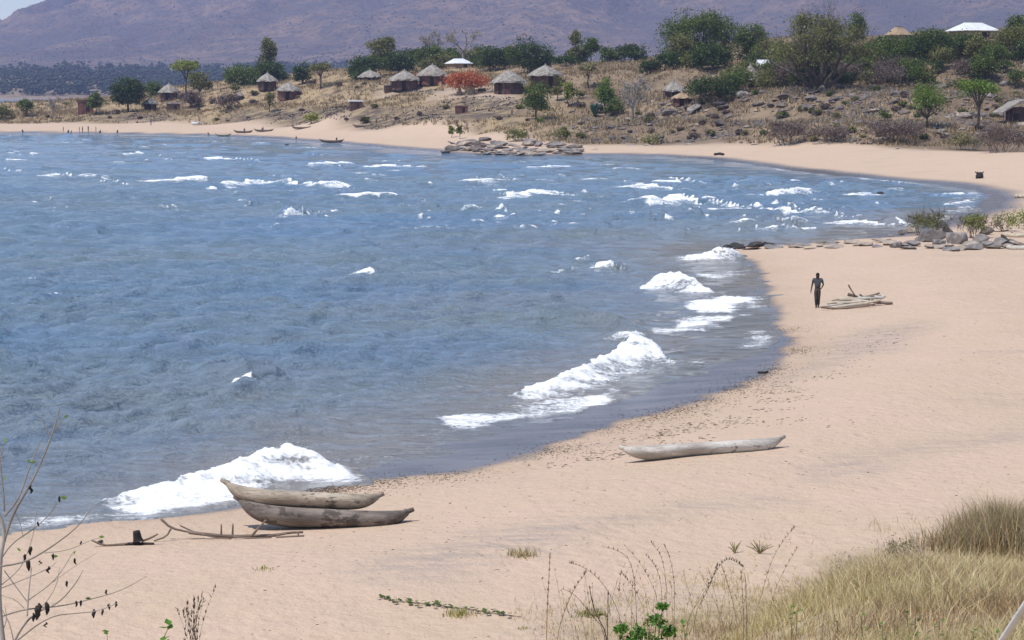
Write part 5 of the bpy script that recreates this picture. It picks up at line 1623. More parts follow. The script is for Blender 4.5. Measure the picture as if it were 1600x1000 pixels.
def person_joints(pose):
    J = dict(pel=(0, 0, .95), wai=(0, 0, 1.08), che=(0, -.02, 1.32), nec=(0, -.03, 1.47), hea=(0, -.05, 1.60), top=(0, -.04, 1.71),
             sl=(-.19, 0, 1.41), el=(-.27, .05, 1.13), wl=(-.31, -.04, .89), hl=(-.315, -.07, .80),
             sr=(.19, 0, 1.41), er=(.275, .06, 1.15), wr=(.20, -.13, 1.00), hr=(.15, -.17, .95),
             pl=(-.09, 0, .90), kl=(-.07, -.10, .50), al=(-.05, .02, .08), tl=(-.06, -.16, .03),
             pr=(.09, 0, .90), kr=(.06, .02, .49), ar=(.04, .20, .12), tr=(.03, .06, .03))
    if pose == 'stand':
        J.update(el=(-.26, .02, 1.12), wl=(-.27, -.02, .88), hl=(-.27, -.04, .80), er=(.26, .02, 1.12), wr=(.27, -.02, .88), hr=(.27, -.04, .80),
                 kl=(-.10, -.02, .49), al=(-.11, .03, .08), tl=(-.12, -.14, .03), kr=(.10, -.02, .49), ar=(.11, .03, .08), tr=(.12, -.14, .03))
    if pose == 'sit':
        dz = -0.72
        for k in ('pel', 'wai', 'che', 'nec', 'hea', 'top', 'sl', 'el', 'wl', 'hl', 'sr', 'er', 'wr', 'hr', 'pl', 'pr'):
            J[k] = (J[k][0], J[k][1], J[k][2] + dz)
        J.update(kl=(-.14, -.34, .50), al=(-.13, -.42, .08), tl=(-.13, -.58, .03), kr=(.14, -.34, .50), ar=(.13, -.42, .08), tr=(.13, -.58, .03),
                 wl=(-.2, -.28, .52), hl=(-.17, -.36, .53), wr=(.2, -.28, .52), hr=(.17, -.36, .53), el=(-.27, -.05, .40), er=(.27, -.05, .40))
    return {k: Vector(v) for k, v in J.items()}

def person(label, pos, rz, pose, shirt, trousers, scale=1.0, group=None, fine=True):
    J = person_joints(pose)
    def build(keys, rads, edges, sub):
        idx = {k: i for i, k in enumerate(keys)}
        return skin_mesh([(tuple(J[k]), rads[k]) for k in keys], [(idx[a], idx[b]) for a, b in edges], sub)
    Rb = dict(pel=(.13, .10), wai=(.115, .09), che=(.135, .10), nec=.052, hea=(.078, .092), top=(.06, .07), sl=.062, el=.043, wl=.028, hl=(.022, .036), sr=.062, er=.043, wr=.028, hr=(.022, .036),
              pl=.085, kl=.056, al=.040, tl=.034, pr=.085, kr=.056, ar=.040, tr=.034)
    E = [('pel', 'wai'), ('wai', 'che'), ('che', 'nec'), ('nec', 'hea'), ('hea', 'top'), ('che', 'sl'), ('sl', 'el'), ('el', 'wl'), ('wl', 'hl'), ('che', 'sr'), ('sr', 'er'), ('er', 'wr'), ('wr', 'hr'),
         ('pel', 'pl'), ('pl', 'kl'), ('kl', 'al'), ('al', 'tl'), ('pel', 'pr'), ('pr', 'kr'), ('kr', 'ar'), ('ar', 'tr')]
    keys = ['pel', 'wai', 'che', 'nec', 'hea', 'top', 'sl', 'el', 'wl', 'hl', 'sr', 'er', 'wr', 'hr', 'pl', 'kl', 'al', 'tl', 'pr', 'kr', 'ar', 'tr']
    if fine:
        # fingers, thumb, nose and ears grow out of the same skeleton
        for sd, sg in (('l', -1), ('r', 1)):
            h = J['h' + sd]; d = (h - J['w' + sd]).normalized()
            for f in range(4):
                a = 'f%s%d' % (sd, f); b_ = a + 'b'
                off = Vector((0, (f - 1.5) * 0.020, 0))
                J[a] = h + d * 0.045 + off; J[b_] = h + d * (0.085 + (0.012 if f in (1, 2) else 0)) + off + Vector((-sg * 0.016, -0.01, 0))
                Rb[a] = .010; Rb[b_] = .008
                keys += [a, b_]; E += [('h' + sd, a), (a, b_)]
            J['t' + sd + 'h'] = h + Vector((-sg * 0.01, -0.045, 0.0)) + d * 0.02; Rb['t' + sd + 'h'] = .010
            keys.append('t' + sd + 'h'); E.append(('h' + sd, 't' + sd + 'h'))
        J['nose'] = J['hea'] + Vector((0, -.105, -.005)); Rb['nose'] = (.014, .018); keys.append('nose'); E.append(('hea', 'nose'))
        for sg in (-1, 1):
            kx = 'ear%d' % sg
            J[kx] = J['hea'] + Vector((sg * .092, .005, .0)); Rb[kx] = (.012, .024); keys.append(kx); E.append(('hea', kx))
    root = tag(empty('person', pos, rz), label, 'person', group)
    root.scale = (scale,) * 3
    link('body', build(keys, Rb, E, 2 if fine else 1), M['skin'], root, True)
    if shirt:
        J['hem'] = J['pel'] + Vector((0, 0, .02)); J['coll'] = J['nec'] + Vector((0, 0, -.035))
        J['ul'] = J['sl'] * 0.35 + J['el'] * 0.65; J['ur'] = J['sr'] * 0.35 + J['er'] * 0.65
        ks = ['che', 'wai', 'hem', 'coll', 'sl', 'ul', 'sr', 'ur']
        Rs = dict(che=(.158, .122), wai=(.145, .115), hem=(.158, .125), coll=.075, sl=.082, ul=.066, sr=.082, ur=.066)
        link('shirt', build(ks, Rs, [('che', 'wai'), ('wai', 'hem'), ('che', 'coll'), ('che', 'sl'), ('sl', 'ul'), ('che', 'sr'), ('sr', 'ur')], 2 if fine else 1), M[shirt], root, True)
    if trousers:
        J['belt'] = J['pel'] + Vector((0, 0, .05))
        kt = ['pel', 'belt', 'pl', 'kl', 'al', 'pr', 'kr', 'ar']
        Rt = dict(pel=(.148, .118), belt=(.138, .108), pl=.104, kl=.076, al=.062, pr=.104, kr=.076, ar=.062)
        link('trousers', build(kt, Rt, [('pel', 'belt'), ('pel', 'pl'), ('pl', 'kl'), ('kl', 'al'), ('pel', 'pr'), ('pr', 'kr'), ('kr', 'ar')], 2 if fine else 1), M[trousers], root, True)
    hm = MB()
    hp = J['hea'] + Vector((0, .018, .052))
    rings = []
    for j in range(5):
        t = j / 4
        z = -0.015 + 0.105 * t; rr = 0.099 * math.sqrt(max(0.02, 1 - (t * 0.98) ** 2))
        rings.append([(hp.x + math.cos(a) * rr * 0.92, hp.y + math.sin(a) * rr * 1.12, hp.z + z) for a in [6.2832 * i / 14 for i in range(14)]])
    hm.loft(rings)
    hm.build('hair', M['hair'], root, True)
    return root

q = hit(1277, 481)
person('person in dark t-shirt and dark trousers walking on the sand beside the log pile', q + Vector((0, 0, -0.01)), R(-14), 'walk', 'shirt_dark', 'trousers_dark', 1.02)
for (x_, y_, hp, pose, sh, tr_, lb) in (
        (382, 209, 9, 'stand', 'shirt_dark', 'trousers_dark', 'person standing by the dark canoe on the far beach'), (588, 193, 10, 'stand', 'shirt_teal', 'trousers_dark', 'person in pale teal at the top of the far beach'),
        (526, 220, 5.5, 'sit', 'shirt_dark', 'trousers_dark', 'person sitting by the canoe closest to the near water'), (800, 181, 10, 'stand', 'cloth_red', 'trousers_dark', 'person in dark red walking on the slope above the ledge'),
        (236, 196, 9, 'stand', 'shirt_dark', 'trousers_dark', 'lone person standing high on the far left beach'), (463, 217, 4.5, 'sit', 'cloth_red', 'trousers_dark', 'person crouching at the waterline between the far canoes'),
        (411, 204, 6, 'sit', 'shirt_dark', 'trousers_dark', 'person sitting in the dark canoe with a raised end')):
    q = hit(x_, y_)
    person(lb, q, rnd.uniform(-1, 1), pose, sh, tr_, min(1.05, hp / FPX * q.y / (1.72 if pose == 'stand' else 1.0)), fine=False)
for i, (x_, y_, pose) in enumerate(((35, 207, 'sit'), (99, 206, 'stand'), (107, 208, 'sit'), (112, 208, 'sit'), (124, 207, 'stand'), (129, 207, 'stand'), (138, 206, 'stand'), (150, 207, 'stand'), (325, 211, 'sit'), (157, 208, 'sit'), (184, 208, 'sit'))):
    q = hit(x_, y_)
    person('%s %s at the waterline of the far left beach' % (['leftmost', 'second', 'third', 'fourth', 'fifth', 'sixth', 'seventh', 'eighth', 'rightmost', 'ninth', 'tenth'][i] + ('' if i in (0, 8) else ' from the left'), 'person standing' if pose == 'stand' else 'person crouching'), q, rnd.uniform(-2, 2), pose, rnd.choice([None, 'shirt_dark', 'cloth_red']), 'trousers_dark', rnd.uniform(0.7, 0.9), group='people at the waterline of the far left beach', fine=False)

# ------------------------------------------------------------------ firewood logs beside the walker (photo detail coordinates, 8x)
base = hit(1337, 479)
def log_px(label, pts, r, mat, dy=0.0, name='log', group='logs of the driftwood pile', ox=1220, oy=400, sc=8.0, base=base, cat='log', lift=0.0, sides=8):
    P = []
    for (zx, zy) in pts:
        p = pix(ox + zx / sc, oy + zy / sc, base.y + dy)
        P.append(p)
    low = min(p.z for p in P)
    gz_ = tz(P[0].x, P[0].y)
    for p in P: p.z = max(p.z, tz(p.x, p.y) + r * 0.8 + lift)
    c = sum(P, Vector()) / len(P)
    pl = smooth_line([tuple(p - c) for p in P], 2)
    n = len(pl)
    mb = MB()
    g = random.Random(int(pts[0][0]))
    mb.tube(pl, [1.25 * r * (1 - 0.35 * i / n) * g.uniform(0.88, 1.12) for i in range(n)], sides)
    o = mb.build(name, M[mat], None, True)
    o.location = c
    return tag(o, label, cat, group)
log_px('thick pale log lying across the top of the driftwood pile', [(730, 542), (900, 552), (1110, 578)], 0.10, 'log_pale', 0.1)
log_px('thin crooked stick standing up out of the driftwood pile', [(845, 360), (872, 412), (940, 512)], 0.035, 'log_brown', 0.5)
log_px('short dark stub behind the standing stick in the pile', [(838, 478), (900, 495), (965, 512)], 0.07, 'log_brown', 0.6)
log_px('dark slim log pointing up at the right of the pile', [(1030, 518), (1150, 492), (1236, 462)], 0.05, 'log_brown', 0.5)
log_px('short dark log under the slim one at the right of the pile', [(1120, 505), (1180, 500), (1250, 496)], 0.05, 'log_brown', 0.3)
log_px('thick grey log with a rounded end at the right of the pile', [(1170, 512), (1250, 528), (1306, 496)], 0.09, 'wood_pale', 0.2)
log_px('dark tapering log sticking out of the pile at the right', [(1130, 562), (1270, 585), (1396, 616)], 0.075, 'log_brown', -0.3)
log_px('pale log end at the left of the pile', [(580, 596), (690, 578), (800, 562)], 0.07, 'log_pale', 0.2)
log_px('yellowish pale log under the thick top log', [(700, 592), (850, 582), (1010, 570)], 0.08, 'log_pale', -0.2)
log_px('long pale log along the front of the pile', [(640, 652), (880, 612), (1100, 588)], 0.075, 'log_pale', -0.6)
log_px('long thin brown branch lying on the sand before the pile', [(505, 640), (650, 657), (900, 646), (1180, 602)], 0.045, 'log_brown', -0.9)
log_px('short stump end poking up in the middle of the pile', [(985, 480), (1010, 498), (1060, 520)], 0.04, 'log_brown', 0.5)
log_px('pale root end at the right of the pile', [(1120, 560), (1190, 572), (1230, 560)], 0.08, 'log_pale', -0.2)
log_px('grey log in the middle layer of the pile, below the slim one', [(960, 530), (1080, 528), (1210, 520)], 0.07, 'wood_pale', 0.3)
log_px('brown log in the middle layer, left of the standing stick', [(640, 568), (760, 545), (900, 528)], 0.06, 'log_brown', 0.45)
log_px('pale log deep in the pile under the dark stub', [(820, 530), (960, 540), (1120, 545)], 0.085, 'log_pale', 0.35)
log_px('bent pale branch across the right half of the pile', [(1000, 600), (1110, 578), (1240, 552)], 0.06, 'log_pale', -0.4)
log_px('thin grey stick poking left from the pile', [(560, 622), (660, 612), (780, 600)], 0.04, 'wood_pale', -0.4)
# driftwood elsewhere
def lying(label, pts, r, mat, cat='driftwood', name='driftwood_log'):
    P = [hit(*p) for p in pts]
    for p in P: p.z += r * 0.7
    c = sum(P, Vector()) / len(P)
    pl = smooth_line([tuple(p - c) for p in P], 1)
    mb = MB(); g = random.Random(int(pts[0][0]))
    mb.tube(pl, [r * g.uniform(0.75, 1.15) for _ in pl], 8)
    o = mb.build(name, M[mat], None, True); o.location = c
    return tag(o, label, cat)
lying('driftwood log lying at the top of the right beach', [(1345, 226), (1354, 225), (1362, 226)], 0.28, 'log_brown')
lying('small dark driftwood chunk near the water of the far right beach', [(1117, 243), (1124, 242), (1130, 243)], 0.25, 'wood_black')
lying('grey log at the right edge of the bay beach', [(1588, 310), (1596, 309), (1612, 311)], 0.25, 'log_pale')
lying('pale bleached log at the top of the driftwood heap by the right edge', [(1566, 369), (1580, 372), (1620, 371)], 0.16, 'log_pale')
lying('dark forked log leaning in the driftwood heap by the right edge', [(1566, 372), (1576, 384), (1586, 390)], 0.16, 'wood_black')
lying('dark log in the middle of the driftwood heap by the right edge', [(1578, 379), (1592, 386), (1615, 389)], 0.17, 'log_brown')
lying('grey log at the bottom of the driftwood heap by the right edge', [(1574, 390), (1590, 391), (1618, 391)], 0.16, 'wood_pale')
lying('thin pale stick on the sand right of the spit boulders', [(1550, 362), (1560, 363), (1575, 361)], 0.06, 'log_brown')
lying('small dark stick on the wet sand by the uprush', [(1185, 583), (1192, 584), (1199, 583)], 0.05, 'wood_black')
q = hit(1530, 279); k = q.y / FPX
o = tag(empty('tree_stump', q), 'dark rounded driftwood stump alone on the bay beach', 'stump')
mb = MB(); mb.tube([(0, 0, -0.1), (0.05, 0, 0.3), (0.1, 0, 0.62), (0.05, 0, 0.74)], [0.42, 0.48, 0.34, 0.12], 9); mb.build('trunk', M['wood_black'], o, True)
for a_ in (0.3, 2.5, 4.2):
    mb = MB(); mb.tube([(0, 0, 0.4), (math.cos(a_) * 0.4, math.sin(a_) * 0.2, 0.65), (math.cos(a_) * 0.6, math.sin(a_) * 0.3, 0.8)], [0.12, 0.08, 0.05], 6); mb.build('root', M['wood_black'], o, True)

# fallen branch and stump in front of the stacked canoes (detail coordinates, 2.857x from 120,660)
def drift(name, label, segs, base, mat, ox=120, oy=660, sc=2.857, cat='branch', parts='limb'):
    o = tag(empty(name, base), label, cat)
    for pts, r, dy in segs:
        P = []
        for zx, zy in pts:
            p = pix(ox + zx / sc, oy + zy / sc, base.y + dy)
            p.z = max(p.z, tz(p.x, p.y) + r * 0.6)
            P.append(tuple(p - base))
        pl = smooth_line(P, 1); n = len(pl); mb = MB()
        mb.tube(pl, [r * (1 - 0.5 * i / n) for i in range(n)], 6)
        mb.build(parts, M[mat], o, True)
    return o
b0 = hit(355, 842)
drift('fallen_branch', 'long dead forked branch lying on the sand before the stacked canoes', [
    ([(375, 430), (420, 472), (500, 490), (560, 496)], 0.035, 0.0), ([(500, 490), (560, 498), (680, 510), (800, 506), (880, 516), (950, 492), (1010, 490)], 0.055, 0.0),
    ([(560, 500), (520, 488), (460, 460)], 0.03, 0.1), ([(645, 506), (645, 455)], 0.028, 0.0), ([(695, 510), (697, 452)], 0.03, 0.05), ([(780, 508), (812, 470), (846, 435)], 0.036, -0.1),
    ([(420, 475), (400, 510), (345, 552)], 0.028, -0.2), ([(890, 516), (922, 545), (1015, 550)], 0.026, -0.2), ([(985, 490), (992, 520), (975, 560)], 0.02, -0.2), ([(940, 495), (900, 500), (890, 530)], 0.022, -0.1),
    ([(700, 512), (780, 520), (870, 535)], 0.022, -0.2), ([(560, 500), (620, 515), (690, 520)], 0.022, -0.2)], b0, 'log_brown')
b1 = hit(216, 852)
st = drift('tree_stump', 'small black charred stump standing in the sand with roots', [
    ([(275, 552), (272, 520), (266, 484)], 0.15, 0.0)], b1, 'wood_black', cat='stump', parts='trunk')
for pts, r in (([(250, 540), (170, 560), (120, 550), (66, 526)], 0.04), ([(290, 530), (330, 516), (362, 498)], 0.035), ([(280, 550), (240, 545), (215, 552)], 0.06), ([(280, 552), (310, 548), (345, 550)], 0.05)):
    P = []
    for zx, zy in pts:
        p = pix(120 + zx / 2.857, 660 + zy / 2.857, b1.y); p.z = max(p.z, tz(p.x, p.y) + r * 0.5); P.append(tuple(p - b1))
    mb = MB(); pl = smooth_line(P, 1); mb.tube(pl, [r * (1 - 0.5 * i / len(pl)) for i in range(len(pl))], 6); mb.build('root', M['log_brown' if r < 0.045 else 'wood_black'], st, True)
q = hit(156, 849)
rock(q, 0.10, 0.08, 0.10, 'rock_wet', 'small dark lump beside the end of the stump root', seed=5)

# ------------------------------------------------------------------ wrack line and bits on the sand: uncountable
def bits(name, label, pts, smin, smax, mat, long=1.0):
    g = np.random.default_rng(len(pts) + 3)
    n = len(pts)
    X, Y = pts[:, 0], pts[:, 1]
    Z = terrain(X, Y)
    a = g.uniform(0, 3.14, n) * 0.5 - 0.6
    s1 = g.uniform(smin, smax, n) * long; s2 = g.uniform(smin, smax, n) * 0.28; h = g.uniform(0.25, 0.9, n) * s2 + 0.004
    ca, sa = np.cos(a), np.sin(a)
    c = [(-1, -.6), (1, -.3), (.8, .7), (-.7, .5)]
    lo = [np.stack([X + (u * s1) * ca - (v * s2) * sa, Y + (u * s1) * sa + (v * s2) * ca, Z - 0.01], 1) for u, v in c]
    hi = [np.stack([X + (u * .7 * s1) * ca - (v * .6 * s2) * sa, Y + (u * .7 * s1) * sa + (v * .6 * s2) * ca, Z + h], 1) for u, v in c]
    V = np.stack(lo + hi, 1).reshape(-1, 3)
    f = np.array([(4, 5, 6, 7), (0, 1, 5, 4), (1, 2, 6, 5), (2, 3, 7, 6), (3, 0, 4, 7)])
    F = (f[None] + (np.arange(n) * 8)[:, None, None]).reshape(-1, 4)
    return tag(link(name, np_mesh(name, V, F, False), mat), label, 'debris', kind='stuff')
DL = np.array(smooth_line(DRY[5:15], 2))
g = np.random.default_rng(3)
seg = g.integers(0, len(DL) - 1, 11000); t = g.random(11000)
ctr = DL[seg] + (DL[seg + 1] - DL[seg]) * t[:, None]
dn = fbm(ctr[:, 0] / 1.8, ctr[:, 1] / 1.8, 44, 3)
keep = dn + 0.22 * g.random(11000) > 0.60
ctr = ctr[keep] + g.normal(0, 1, (keep.sum(), 2)) * np.array([0.5, 0.75]) * (0.5 + 1.6 * g.random((keep.sum(), 1)) ** 2) + np.array([0.25, -0.35])
bits('tide_wrack', 'dark line of plant debris along the top of the wet sand', ctr, 0.012, 0.045, M['debris'])
pp = []
for k in range(1500):
    px_, py_ = rnd.uniform(380, 1640), rnd.uniform(400, 985)
    pp.append(onz(px_, py_, 0.9))
pp = np.array(pp)
ok = ~inside(pp[:, 0], pp[:, 1], WETP) & (shore_s(pp[:, 0], pp[:, 1]) > 6)
pp = pp[ok]
cl = fbm(pp[:, 0] / 5, pp[:, 1] / 5, 45, 3) + 0.4 * g.random(len(pp)) > 0.62
bits('sand_litter', 'scattered dark twigs and bits on the dry sand', pp[cl], 0.01, 0.04, M['debris'], 1.3)
# streaks of litter behind the single canoe and up the beach
pp = []
for (x0, y0, x1, y1, n_, sp_) in ((960, 690, 1090, 678, 260, 0.5), (985, 668, 1100, 640, 260, 0.6), (1080, 640, 1260, 600, 300, 0.9), (1180, 600, 1300, 570, 160, 1.0), (1280, 560, 1420, 500, 160, 1.4), (900, 705, 965, 690, 120, 0.4), (1090, 640, 1290, 655, 70, 0.8), (1300, 545, 1400, 530, 60, 0.6)):
    for k in range(n_):
        t = rnd.random(); q = onz(x0 + (x1 - x0) * t, y0 + (y1 - y0) * t, 0.8)
        pp.append((q[0] + rnd.gauss(0, 0.6), q[1] + rnd.gauss(0, sp_)))
pp = np.array(pp)
cl = fbm(pp[:, 0] / 1.2, pp[:, 1] / 1.2, 46, 3) + 0.2 * g.random(len(pp)) > 0.60
bits('beach_litter', 'streaks of dry stalks up the sand behind the single canoe', pp[cl], 0.015, 0.06, M['debris'], 1.6)

# ------------------------------------------------------------------ small plants on the sand
def blade_mesh(name, X, Y, H, Wd, lean, mat, parent=None, z0=None, seed=1, bend=0.35, dirv=None):
    g = np.random.default_rng(seed)
    n = len(X)
    Z = (terrain(X, Y) if z0 is None else z0) - 0.02
    a = g.uniform(0, 6.28, n)
    lx, ly = g.normal(0, lean, n) * H, g.normal(0, lean, n) * H
    if dirv is not None: lx = lx + dirv[0] * H; ly = ly + dirv[1] * H
    ca, sa = np.cos(a) * Wd, np.sin(a) * Wd
    mx_, my_ = X + lx * bend, Y + ly * bend
    V = np.stack([np.stack([X - ca, Y - sa, Z], 1), np.stack([X + ca, Y + sa, Z], 1), np.stack([mx_ + ca * .7, my_ + sa * .7, Z + H * 0.55], 1), np.stack([mx_ - ca * .7, my_ - sa * .7, Z + H * 0.55], 1),
                  np.stack([X + lx, Y + ly, Z + H], 1)], 1).reshape(-1, 3)
    me = bpy.data.meshes.new(name)
    i = np.arange(n) * 5
    fq = np.stack([i, i + 1, i + 2, i + 3], 1).tolist(); ft = np.stack([i + 3, i + 2, i + 4], 1).tolist()
    me.from_pydata(V.tolist(), [], fq + ft)
    return link(name, me, mat, parent)

# creeping vine
vp = [(593, 937), (620, 941), (650, 945), (680, 947), (710, 951), (745, 957), (780, 961), (815, 967)]
P = [hit(*p) for p in vp]
root = tag(empty('creeping_vine', P[3]), 'low green creeping vine trailing across the near sand', 'vine')
mb = MB(); mb.tube([tuple(p - P[3] + Vector((0, 0, 0.02))) for p in P], 0.008, 5); mb.build('stem', M['log_brown'], root)
g = random.Random(8)
for k in range(64):
    i = g.randint(0, len(P) - 2); t = g.random()
    c = P[i].lerp(P[i + 1], t) - P[3] + Vector((g.gauss(0, .05), g.gauss(0, .10), g.uniform(0.02, 0.07)))
    mb = MB(); s_ = g.uniform(0.04, 0.075)
    a = g.uniform(0, 6.28); tl = Vector((math.cos(a), math.sin(a), 0.35)); sd_ = Vector((-math.sin(a), math.cos(a), g.uniform(-.3, .3)))
    mb.face([c - tl * s_, c + sd_ * s_ * .8, c + tl * s_ * 1.1]); mb.face([c - tl * s_, c + tl * s_ * 1.1, c - sd_ * s_ * .8])
    mb.build('leaf', M['vine_leaf'], root)
def tuft(label, x0, x1, yt, yb, n, mats, name='grass_tuft', wd=0.012, lean=0.35, cat='grass'):
    q = hit((x0 + x1) / 2, yb); k = q.y / FPX
    o = tag(empty(name, q), label, cat)
    H = (yb - yt) * k; W = (x1 - x0) * k / 2
    g = np.random.default_rng(int(x0))
    for j, mt in enumerate(mats):
        X = g.normal(0, W * 0.45, n); Y = g.normal(0, W * 0.45, n)
        blade_mesh('blade', X, Y, H * g.uniform(0.5, 1.1, n), np.full(n, wd), lean, M[mt], o, z0=np.zeros(n), seed=j + int(x0))
    return o
tuft('small grey-green tuft alone on the grey sand', 788, 842, 852, 870, 90, ['blade_straw', 'leaf_drygreen'], wd=0.007)
tuft('yellow dry patch of leaves along the creeping vine', 690, 746, 950, 962, 90, ['leaf_yellow', 'blade_straw'])
tuft('flat yellowish tuft at the right end of the vine', 808, 832, 978, 983, 40, ['leaf_yellow'])
tuft('low yellowish plants on the sand left of the green leafy plant', 892, 960, 951, 961, 90, ['leaf_yellow', 'leaf_olive'])
tuft('small yellow-green patch on the sand below the stacked canoes', 395, 430, 884, 891, 40, ['leaf_yellow'])
for x_, lb in ((1148, 'small spiky grey shoot on the sand, left of a pair'), (1187, 'spiky grey shoots on the sand, right of a pair')):
    q = hit(x_, 866); k = q.y / FPX
    o = tag(empty('spiky_plant', q), lb, 'plant')
    g = random.Random(x_)
    w_ = 12 if x_ < 1160 else 22
    for j in range(7 if w_ == 12 else 9):
        a = -1 + 2 * j / (6 if w_ == 12 else 8)
        mb = MB(); e = Vector((a * w_ * k, g.gauss(0, .1), g.uniform(15, 28) * k * (1 - 0.25 * abs(a))))
        mb.tube([(0, 0, 0), tuple(e * 0.5 + Vector((0, 0, 0.03))), tuple(e)], [0.008, 0.012, 0.006], 5); mb.build('shoot', M['leaf_drygreen'], o)

# ------------------------------------------------------------------ the grassy bank in front
g = np.random.default_rng(12)
N = 190000
Y = g.uniform(19, 52, N); X = Y * g.uniform(0.0, 0.40, N)
sp_ = soft_poly(X, Y, NEARVEG, 2.2, 2.4, 36, 0.5)
ang = X / Y
k = (g.random(N) < sp_ * (0.24 + 0.76 * sstep(0.36, 0.62, fbm(X / 1.1, Y / 1.1, 47, 4)))) & (ang < 0.40)
X, Y = X[k], Y[k]
pt = fbm(X / 2.2, Y / 2.2, 48, 3) + 0.15 * g.normal(size=len(X))
zone = sstep(0.08, 0.22, X / Y)
cls = np.where(pt < 0.38, 0, np.where(pt < 0.60, 1, 2))
for ci, (mt, h0, h1) in enumerate((('blade_rust', 0.15, 0.5), ('blade_straw', 0.15, 0.5), ('blade_green', 0.12, 0.42))):
    kk = cls == ci
    n = int(kk.sum())
    H = g.uniform(h0, h1, n) * (0.55 + 0.9 * fbm(X[kk] / 0.9, Y[kk] / 0.9, 52, 3)) * (0.35 + 0.65 * sstep(0.5, 4, poly_dist(X[kk], Y[kk], NEARVEG, True)))
    o = blade_mesh('dry_grass', X[kk], Y[kk], H, g.uniform(0.004, 0.009, n), 0.5, M[mt], None, seed=60 + ci)
    tag(o, ['rust-brown grass stems on the near bank', 'straw-coloured grass on the near bank', 'yellow-green grass on the near bank'][ci], 'grass', kind='stuff')

def near_bush(label, x0, x1, yt, yb, mats, n, twigs=60):
    q = hit((x0 + x1) / 2, yb); k = q.y / FPX
    W = (x1 - x0) / 2 * k; H = (yb - yt) * k
    o = tag(empty('bush', q), label, 'bush')
    g = random.Random(int(x0)); mb = MB(); tips = []
    for j in range(twigs):
        a = g.uniform(0, 6.28); r0 = W * g.random() ** 0.5 * 0.8
        branch(mb, (math.cos(a) * r0, math.sin(a) * r0 * 0.7, -0.05), (math.cos(a) * 0.4, math.sin(a) * 0.4, 1), H * g.uniform(0.4, 0.65), 0.012, 2, g, 0.55, 0.2, 4, tips, (1, 3))
    twig_cloud(mb, tips, 3, H * 0.15, 0.006, g)
    mb.build('stem', M['twig_tan'], o)
    bl = [(math.cos(a) * W * q_, math.sin(a) * W * 0.6 * q_, H * z, W * 0.36, W * 0.3, H * 0.32) for a, q_, z in [(g.uniform(0, 6.28), g.uniform(0, 0.7), g.uniform(0.3, 0.68)) for _ in range(12)]]
    for j, mt in enumerate(mats):
        leaf_part('foliage', bl, n, 0.022, int(x0) + j, M[mt], o, shell=0.2, per=5, clump=0.35)
q = hit(1545, 858)
bo = tag(empty('bush', q), 'big dry tan-brown brush clump at the right edge above the grassy bank', 'bush')
gg = np.random.default_rng(71)
for j, (mt, n_) in enumerate((('blade_straw', 2000), ('blade_rust', 1800), ('leaf_brown', 700), ('leaf_drygreen', 1100))):
    X = gg.normal(0.35, 0.85, n_); Y = gg.normal(0.1, 0.55, n_)
    env = np.exp(-((X - 0.4) / 1.5) ** 2)
    hz_ = np.array([tz(q.x, q.y)] * n_) * 0 + (terrain(q.x + X, q.y + Y) - q.z)
    tag(blade_mesh('blade', X, Y, (0.45 + 0.65 * gg.random(n_)) * env * 1.05 + 0.1, gg.uniform(0.005, 0.011, n_), 0.30, M[mt], bo, z0=hz_, seed=90 + j), kind='stuff')
near_bush('low olive weed clump left of the big dry bush', 1370, 1450, 838, 876, ['leaf_drygreen'], 500, 40)
near_bush('sparse grey weed clump at the edge of the bank below the sand', 1285, 1370, 872, 912, ['leaf_drygreen'], 450, 40)

# fine wild stems standing up along the bottom edge (each plant its own thing)
def wild_stem(label, pts, r, mat, d, heads=0, headmat='blade_rust', leaves=0, leafmat='leaf_fresh', name='wild_stem', sub=(), tuftn=0):
    """pts in photo pixels from the ground upward"""
    P = [pix(x_, y_, d) for x_, y_ in pts]
    gz_ = tz(P[0].x, P[0].y)
    P = [Vector((P[0].x, P[0].y, min(gz_, P[0].z - 0.02)))] + P
    b = P[0]
    o = tag(empty(name, b), label, 'plant')
    pl = smooth_line([tuple(p - b) for p in P], 2); n = len(pl)
    mb = MB(); mb.tube(pl, [r * (1 - 0.6 * i / n) for i in range(n)], 5); mb.build('stem', M[mat], o, True)
    for sp2 in sub:
        Q = [pix(x_, y_, d) - b for x_, y_ in sp2]
        mb = MB(); pl2 = smooth_line([tuple(p) for p in Q], 1); mb.tube(pl2, [r * 0.7 * (1 - 0.5 * i / len(pl2)) for i in range(len(pl2))], 4); mb.build('side_stem', M[mat], o, True)
    g = random.Random(int(pts[0][0] * 3 + pts[-1][1]))
    if heads:
        hm_ = MB()
        for k in range(heads):
            i = int(n * (0.45 + 0.55 * g.random())) - 1
            p = Vector(pl[max(0, min(n - 1, i))])
            e = p + Vector((g.gauss(0, .012), g.gauss(0, .012), g.uniform(.02, .055)))
            s_ = Vector((g.uniform(.003, .008), g.uniform(-.004, .004), 0))
            hm_.face([p - s_, p + s_, e])
        tag(hm_.build('seed_head', M[headmat], o), kind='stuff')
    for k in range(leaves):
        i = int(n * (0.35 + 0.65 * (k + 1) / leaves)) - 1
        p = Vector(pl[max(0, min(n - 1, i))])
        a = g.uniform(0, 6.28); l = g.uniform(0.05, 0.10)
        t_ = Vector((math.cos(a), math.sin(a) * 0.6, g.uniform(-0.2, 0.5))).normalized(); s_ = t_.cross(Vector((0, 0, 1))).normalized() * l * 0.32
        mb = MB(); mb.face([p, p + t_ * l * .5 + s_, p + t_ * l]); mb.face([p, p + t_ * l, p + t_ * l * .5 - s_]); mb.build('leaf', M[leafmat], o)
    return o
Z5 = lambda L: [(850 + a / 4, 800 + b / 4) for a, b in L]
